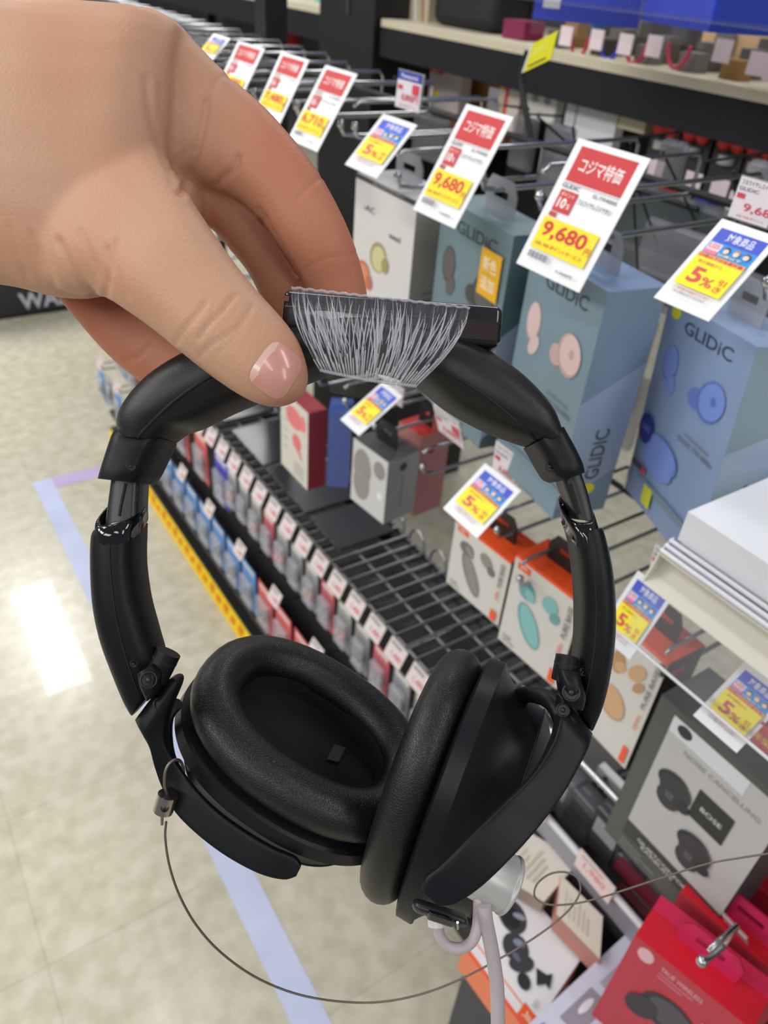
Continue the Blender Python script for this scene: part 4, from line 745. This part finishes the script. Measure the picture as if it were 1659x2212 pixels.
# buttons
b = MB(); c = P(715, 1880, .262); T = bvh([oL[2], oL[1]]); h = hit(T, 712, 1882, .0)
if h is not None:
    a1 = nrm(DV(.96, -.16, .1)); b.rbox(h, a1 * .0062, nrm(DV(.12, .6, .5)) * .0020, -FW * .0012, .0012, PLd, 3)
    o = b.build('power_button', hp); b = MB(); b.tube([h + a1 * .0082 * math.cos(t) + nrm(DV(.12, .9, .3)) * .0034 * math.sin(t) for t in (2 * math.pi * k / 24 for k in range(25))], .0003, DS, 5); b.build('button_outline', o)
b = MB(); c = P(950, 1972, .2270); a1 = nrm(DV(.93, .25, -.1)); a2 = nrm(DV(-.1, .8, .55))
b.rbox(c, a1 * .0085, a2 * .0026, FW * .003, .0022, mat((30, 31, 34), .35), 3); b.rbox(c - FW * .0032, a1 * .0040, a2 * .0022, FW * .0012, .0008, mat((18, 18, 22), .12), 3); b.tube([c - FW * .0036 + a1 * .0055 + a2 * .002, c - FW * .004 + a1 * .0048 - a2 * .0016], .0004, mat((180, 182, 186), .2, 1.), 6)
b.build('multi_button', hp)
# ================================================================ SECURITY BOX AND FILM
sb = empty('alarm_box', P(850, 700, .238), 'black rectangular alarm box strapped on the headband with shiny clear film', 'security tag')
Zb = .228; TLb, TRb, BLb, BRb = P(612, 622, Zb), P(1089, 660, Zb), P(612, 700, Zb), P(1083, 748, Zb)
X = (TRb - TLb); Y = nrm(BLb - TLb - X * ((BLb - TLb) @ X) / (X @ X)); hx = np.linalg.norm(X) / 2; dn = nrm(X); dp = nrm(np.cross(dn, Y)); dp = dp if dp @ FW > 0 else -dp
hy = .0062; ang = math.radians(1); Y2 = nrm(Y * math.cos(ang) + dp * math.sin(ang)); dp2 = nrm(dp - Y2 * (dp @ Y2))
ang = math.radians(-2); cb = (TLb + TRb) / 2 + Y2 * hy + dp2 * .021
b = MB(); GB = mat((30, 28, 32), .18, coat=.4); b.rbox(cb, dn * hx, dp2 * .021, Y2 * hy, .0022, GB, 4); b.build('housing', sb)
b = MB(); f0 = cb - dp2 * .0212
b.box(f0 + Y2 * -.0008 + dn * .0, dn * hx * .97, Y2 * .00025, dp2 * .0002, mat((12, 12, 14), .3)); b.box(f0 + dn * hx * .78 + Y2 * .002, dn * hx * .17, Y2 * .0025, dp2 * .0002, mat((46, 34, 32), .2)); b.box(f0 - dn * (hx - .0012) - Y2 * .003, dn * .0008, Y2 * .0008, dp2 * .0003, mat((96, 26, 26), .4)); b.build('side_groove', sb)
b = MB(); t0 = cb - Y2 * (hy + .0001)
for k, (x, z, sx, sz, c) in enumerate(((-.45, -.2, .40, .55, (132, 66, 66)), (.12, -.2, .13, .5, (196, 190, 176)), (.33, .1, .06, .5, (224, 214, 190)), (.45, .15, .06, .5, (232, 206, 60)), (.57, .2, .08, .5, (222, 220, 214)), (.75, 0, .12, .7, (96, 82, 74)), (.93, .3, .03, .4, (226, 200, 90)))):
    b.box(t0 + dn * hx * x + dp2 * .019 * z, dn * hx * sx, dp2 * .019 * sz, Y2 * .00006 * (k + 1), mat(c, .3))
b.build('top_sticker', sb)
# film: pleated sheet from the box edge gathering under the headband, plus loose pleats
random.seed(11); FILM = mat((214, 216, 224), .08, 0, .07, spec=1.); PLT = mat((205, 207, 216), .06, 0, .36, spec=1.)
def ftop(s): return (630 + s * 385, 622 + s * 44)
def fbot(s): return (692 + s * 208, 800 + 34 * s + 8 * math.sin(s * 3.1) - 10 * math.sin(s * math.pi) * .4)
def fpt(s, t, amp=0., ph=0.):
    (u0, v0), (u1, v1) = ftop(s), fbot(s); k = t ** 1.15; bow = math.sin(t * math.pi) * (s - .45) * 26
    Z = .2262 - .004 * math.sin(t * math.pi * .8) - .0055 * t; return P(u0 + (u1 - u0) * k + bow, v0 + (v1 - v0) * t, Z + amp * math.sin(ph) * (.25 + math.sin(min(t * 1.1, 1) * math.pi) * .9))
b = MB(); nS, nT = 170, 16; ph = [random.uniform(0, 6.28) for _ in range(nS + 1)]
grid = [[fpt(i / nS, j / nT, .0011, ph[i] + i * 1.9) for j in range(nT + 1)] for i in range(nS + 1)]
b.loft(grid, FILM, cap=False, closed=False)
(bk0, bk1) = (dp2 * .030, dp2 * .040); tp = [[fpt(i / nS, 0) - Y2 * .0003 * random.random() + dp2 * .042 * j / 3 for j in range(4)] for i in range(nS + 1)]; b.loft(tp, FILM, cap=False, closed=False)
bt = [[fpt(i / nS, 1) + (FW * .040 + M[1] * 0) * j / 4 - M[1] * .002 * math.sin(j / 4 * math.pi) for j in range(5)] for i in range(0, nS + 1)]; b.loft(bt, FILM, cap=False, closed=False)
b.build('clear_film', sb, label='clear stretched film wound round box and headband')
b = MB()
for k in range(135):
    s = random.random(); t0_, t1_ = random.uniform(0, .35), random.uniform(.55, 1.0); ds = random.uniform(-.05, .09); n_ = 8; r0 = random.choice((.00010, .00014, .00022))
    b.tube([fpt(min(max(s + ds * j / n_, 0), 1), t0_ + (t1_ - t0_) * j / n_) - FW * .0010 for j in range(n_ + 1)], [r0 * (.3 + math.sin(math.pi * j / n_)) for j in range(n_ + 1)], PLT, 5)
for k in range(46):
    s = min(k / 45 + random.uniform(-.01, .01), 1); q_ = random.uniform(.62, .9); b.tube([fpt(s, q_ + (1 - q_) * j / 4) - FW * .0011 + FW * .0009 * (j == 4) for j in range(5)] + [fpt(s, 1.) + FW * .002], .00022, PLT, 5)
b.tube([fpt(k / 40, 1.0) - FW * .0004 for k in range(41)], .0005, PLT, 6)
b.tube([fpt(k / 60, 0.0) - FW * .0004 + Y2 * .0002 * math.sin(k * 1.7) for k in range(61)], .0004, PLT, 5)
b.build('film_pleat', sb, label='bright pleats in the film')
# ================================================================ CABLES
b = MB(); ST = mat((128, 120, 110), .35, .85, bump=('n', 3000, .4, .0004)); SR = path([(359, 1775, .249), (357, 1810, .250), (366, 1870, .252), (388, 1935, .256), (425, 2000, .262), (480, 2060, .268), (560, 2115, .275), (660, 2152, .282), (780, 2166, .290), (880, 2155, .297), (980, 2122, .304), (1090, 2065, .312), (1170, 2015, .318), (1225, 1970, .322), (1252, 1930, .324), (1248, 1898, .325), (1222, 1884, .326), (1188, 1888, .327), (1160, 1910, .328), (1156, 1938, .328), (1185, 1954, .328), (1240, 1952, .327), (1300, 1938, .325), (1400, 1906, .320), (1520, 1868, .315), (1600, 1853, .312), (1700, 1838, .308)], 8)
tc_ = empty('security_tether', P(359, 1740, .249), 'thin steel security tether looping from a metal clamp on the left yoke', 'cable'); b.tube(SR, .00042, ST, 8); b.build('steel_cable', tc_)
b = MB(); b.tube(path([(362, 1722, .249), (356, 1695, .2475), (358, 1665, .2465), (368, 1647, .247), (382, 1641, .249), (392, 1648, .252), (397, 1668, .256), (395, 1682, .259)]), .00052, ST, 8); b.tube(path([(350, 1758, .249), (350, 1782, .249)]), .0005, ST, 8); b.build('cable_loop', tc_)
b = MB(); A_, B_ = P(363, 1716, .249), P(352, 1752, .250); NI = mat((188, 178, 164), .22, 1.); b.cyl((A_ + B_) / 2, (B_ - A_) / 2, .0033, NI, 28); b.cyl(A_, (A_ - B_) * .01, .0028, mat((24, 24, 26), .4), 24); c = P(356, 1746, .2462)
cl = b.build('clamp', tc_, label='nickel clamp cylinder with a set-screw hole'); b = MB(); screw(b, 356, 1745, .2466, .0013, mat((60, 52, 46), .3, 1.)); b.build('set_screw', cl)
wt = empty('sensor_puck', P(1080, 1900, .235), 'silvery white round security sensor stuck to the right ear cup with thick pale cables', 'security sensor')
ax = nrm(DV(.80, .42, -.02)); cp = P(1064, 1893, .240); b = MB(); WP = mat((186, 187, 184), .35, .25)
uu = nrm(np.cross(ax, FW)); ww = np.cross(ax, uu); b.loft([rot_ring(cp + ax * h, uu * r, ww * r, 2, 40) for h, r in ((-.009, .0090), (.0048, .0090), (.0053, .0087), (.0054, .0093), (.0063, .0093), (.0067, .0088), (.0068, .005))], WP); b.build('puck', wt)
GC = mat((176, 166, 170), .45); b = MB(); b.tube(path([(1046, 1955, .232), (1050, 1990, .232), (1060, 2040, .233), (1070, 2100, .234), (1075, 2160, .235), (1076, 2300, .236)]), .0022, GC, 14); b.build('pale_cable', wt)
b = MB(); b.tube(path([(946, 1990, .231), (950, 2020, .231), (968, 2044, .231), (998, 2048, .231), (1022, 2030, .232), (1032, 1995, .233), (1034, 1940, .235)]), .0017, GC, 14)
b.tube(path([(944, 1968, .232), (946, 2000, .231)], 3), .0030, mat((206, 206, 204), .3), 14); b.build('plug_cable', wt)
# ================================================================ HAND
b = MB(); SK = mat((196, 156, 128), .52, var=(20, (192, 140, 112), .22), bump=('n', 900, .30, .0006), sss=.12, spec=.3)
def fing(K, p=2.2, sub=5, tip=True): sweep(b, K, SK, p, sub, 24)
# wrist and back of the hand (thumb side)
fing([(-420, -130, -420, 600, .262, .046), (-200, -40, -200, 600, .258, .044), (0, 6, 0, 614, .254, .044), (110, 14, 112, 640, .251, .044), (200, 18, 205, 640, .249, .042), (290, 25, 290, 600, .247, .038), (350, 38, 345, 500, .248, .030), (395, 62, 370, 440, .251, .024)], 2.3)
# index finger
fing([(300, 24, 300, 330, .256, .030), (345, 32, 330, 370, .257, .030), (395, 62, 360, 385, .258, .028), (440, 112, 385, 395, .259, .027), (500, 172, 430, 400, .260, .026), (565, 228, 470, 408, .259, .024), (628, 295, 515, 430, .257, .022), (690, 375, 560, 470, .256, .021), (742, 470, 600, 530, .256, .020), (772, 545, 634, 580, .258, .019), (790, 612, 655, 630, .262, .018), (796, 668, 672, 680, .265, .016), (785, 712, 690, 718, .267, .010)])
# middle finger behind
fing([(420, 300, 330, 360, .272, .022), (505, 385, 392, 420, .273, .021), (560, 440, 438, 472, .273, .020), (610, 500, 490, 532, .273, .019), (650, 565, 536, 590, .273, .018), (678, 630, 565, 650, .273, .018), (696, 690, 590, 710, .274, .015), (690, 730, 612, 740, .275, .009)])
# ring finger passing behind the headband
fing([(290, 430, 90, 560, .282, .024), (300, 510, 122, 636, .281, .022), (345, 575, 172, 700, .280, .020), (400, 640, 240, 775, .279, .019), (455, 710, 312, 833, .278, .018), (500, 770, 380, 880, .277, .017), (530, 815, 430, 915, .276, .012)])
# palm behind, fleshy pad under the index
b.ball(P(452, 360, .266), 1, SK, 12, (DV(.011, -.002, 0), DV(.002, .0105, 0), DV(0, 0, .010))); b.ball(P(250, 400, .268), 1, SK, 12, (DV(.034, .002, 0), DV(0, .030, 0), DV(0, 0, .022)))
# thumb
fing([(262, 160, 20, 470, .254, .034), (310, 250, 70, 570, .249, .034), (362, 340, 130, 625, .242, .034), (405, 415, 212, 636, .236, .032), (452, 488, 268, 668, .230, .029), (508, 568, 335, 716, .226, .026), (560, 632, 398, 768, .223, .024), (606, 682, 462, 818, .221, .021), (642, 730, 520, 856, .220, .019), (662, 782, 566, 876, .2195, .016), (667, 822, 604, 880, .2195, .012), (655, 856, 630, 872, .220, .006)], 2.15)
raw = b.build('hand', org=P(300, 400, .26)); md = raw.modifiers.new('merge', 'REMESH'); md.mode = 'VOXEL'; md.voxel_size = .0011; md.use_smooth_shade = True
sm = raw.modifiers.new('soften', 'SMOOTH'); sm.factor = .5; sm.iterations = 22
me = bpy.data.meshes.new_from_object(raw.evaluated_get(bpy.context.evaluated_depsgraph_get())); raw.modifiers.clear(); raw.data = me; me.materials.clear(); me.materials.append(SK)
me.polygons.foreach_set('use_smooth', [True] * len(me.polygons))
# creases pressed into the skin
CRS = [([(381, 738), (398, 712), (419, 690), (445, 656)], 1.0, 5), ([(429, 730), (450, 700), (472, 680), (492, 656), (506, 640)], 1.2, 5), ([(432, 768), (455, 745), (480, 730), (519, 701), (543, 660)], 1., 5), ([(472, 760), (500, 735), (525, 712)], .5, 5), ([(400, 700), (430, 665), (452, 640)], .5, 4),
 ([(68, 506), (90, 556), (118, 612)], .9, 7), ([(127, 519), (145, 560), (169, 592), (203, 634)], 1.6, 7), ([(175, 500), (200, 560), (236, 610)], .7, 7), ([(232, 535), (237, 580), (230, 634)], 1.2, 6), ([(255, 520), (250, 560), (256, 600), (275, 640)], .9, 6), ([(20, 490), (40, 550), (60, 600)], .6, 7),
 ([(316, 169), (322, 230), (338, 295), (360, 360), (380, 414)], 1.0, 8), ([(345, 190), (352, 250), (370, 330), (384, 380)], .6, 7), ([(395, 195), (400, 220), (412, 250)], .5, 6), ([(370, 365), (395, 335), (420, 320)], .6, 6),
 ([(447, 220), (438, 270), (424, 330), (404, 390), (392, 418)], 2.4, 8), ([(505, 170), (480, 165), (465, 180), (455, 210)], 1., 6), ([(515, 340), (505, 365), (480, 385), (470, 398)], 1.8, 7), ([(640, 430), (665, 405), (690, 385), (700, 380)], .6, 5), ([(650, 590), (700, 560), (770, 548)], .4, 5),
 ([(490, 530), (510, 515), (545, 490), (575, 470)], .8, 6), ([(200, 715), (228, 700), (250, 680)], .8, 6), ([(270, 780), (300, 770), (330, 740)], .8, 6), ([(560, 452), (600, 520), (630, 570), (655, 618)], 1.6, 6)]
n = len(me.vertices); co = np.empty(n * 3); me.vertices.foreach_get('co', co); co = co.reshape(-1, 3); nm = np.empty(n * 3); me.vertices.foreach_get('normal', nm); nm = nm.reshape(-1, 3)
wd = co + np.array(raw.location); q = (wd - CAM) @ M.T; px = np.stack([q[:, 0] / q[:, 2] * FP + CX, q[:, 1] / q[:, 2] * FP + CY], 1); fr_ = (nm @ FW) < .15
dsp = np.zeros(n)
for pts, dpth, wdt in CRS:
    K = np.array(catmull(pts, 5)); dm = np.full(n, 1e9)
    for i in range(len(K) - 1):
        a, e = K[i], K[i + 1] - K[i]; t = np.clip(((px - a) @ e) / (e @ e), 0, 1); dm = np.minimum(dm, np.linalg.norm(px - (a + t[:, None] * e), axis=1))
    dsp -= dpth * .00046 * np.exp(-(dm / wdt) ** 2) * fr_; dsp += dpth * .00008 * np.exp(-((dm - wdt * 2.2) / wdt) ** 2) * fr_
ss = lambda x: np.clip(x, 0, 1) ** 2 * (3 - 2 * np.clip(x, 0, 1))
red_shade = np.maximum(ss((px[:, 0] - 430) / 190) * ss((q[:, 2] - .236) / .012), ss((q[:, 2] - .258) / .012)) + .5 * ss((px[:, 0] - 480) / 150) * ss((px[:, 1] - 640) / 160) * (q[:, 2] < .245)  # redder finger skin, plus shade on the rear fingers put into the colour
at = me.attributes.new('flush_shade', 'FLOAT', 'POINT'); at.data.foreach_set('value', np.clip(red_shade, 0, 1).astype(np.float32))
nt = SK.node_tree; bs = nt.nodes['Principled BSDF']; s0 = bs.inputs['Base Color'].links[0].from_socket; an = nt.nodes.new('ShaderNodeAttribute'); an.attribute_name = 'flush_shade'
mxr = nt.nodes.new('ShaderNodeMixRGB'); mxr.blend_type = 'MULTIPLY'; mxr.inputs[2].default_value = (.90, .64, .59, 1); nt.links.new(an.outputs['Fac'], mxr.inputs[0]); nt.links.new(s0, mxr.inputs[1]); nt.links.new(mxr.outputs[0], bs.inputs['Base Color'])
co = co + nm * dsp[:, None]; me.vertices.foreach_set('co', co.ravel()); me.update()
tag(raw, 'hand from the left pinching the headband between thumb and fingers', 'hand'); T = bvh([raw])
# thumb nail
b = MB(); NL = mat((206, 146, 134), .3, coat=.4); NW = mat((216, 178, 164), .3, coat=.4); nU, nV = 18, 22; G = []
TLn, TRn, BRn, BLn = np.array((592, 728.)), np.array((661, 782.)), np.array((606, 873.)), np.array((528, 817.))
for i in range(nU + 1):
    row = []
    for j in range(nV + 1):
        s, t = i / nU * 2 - 1, j / nV * 2 - 1; k = max(abs(s), abs(t)); rr = math.hypot(s, t)
        if rr > 0: f_ = (abs(s) ** 4 + abs(t) ** 4) ** .25 / max(k, 1e-6); s, t = s / max(f_, 1), t / max(f_, 1)
        s_, t_ = (s + 1) / 2, (t + 1) / 2; pxl = (TLn * (1 - s_) + TRn * s_) * (1 - t_) + (BLn * (1 - s_) + BRn * s_) * t_
        h = hit(T, *pxl, .00035 + .0004 * (1 - k ** 3)); row.append(h if h is not None else P(*pxl, .2165))
    G.append(row)
vs = [p_ for r in G for p_ in r]; W_ = nV + 1
b.add(vs, [(i * W_ + j, (i + 1) * W_ + j, (i + 1) * W_ + j + 1, i * W_ + j + 1) for i in range(3) for j in range(nV)], NW, True)
b.add(vs, [(i * W_ + j, (i + 1) * W_ + j, (i + 1) * W_ + j + 1, i * W_ + j + 1) for i in range(3, nU) for j in range(nV)], NL, True)
b.build('thumb_nail', raw, label='pink thumb nail with a pale crescent')
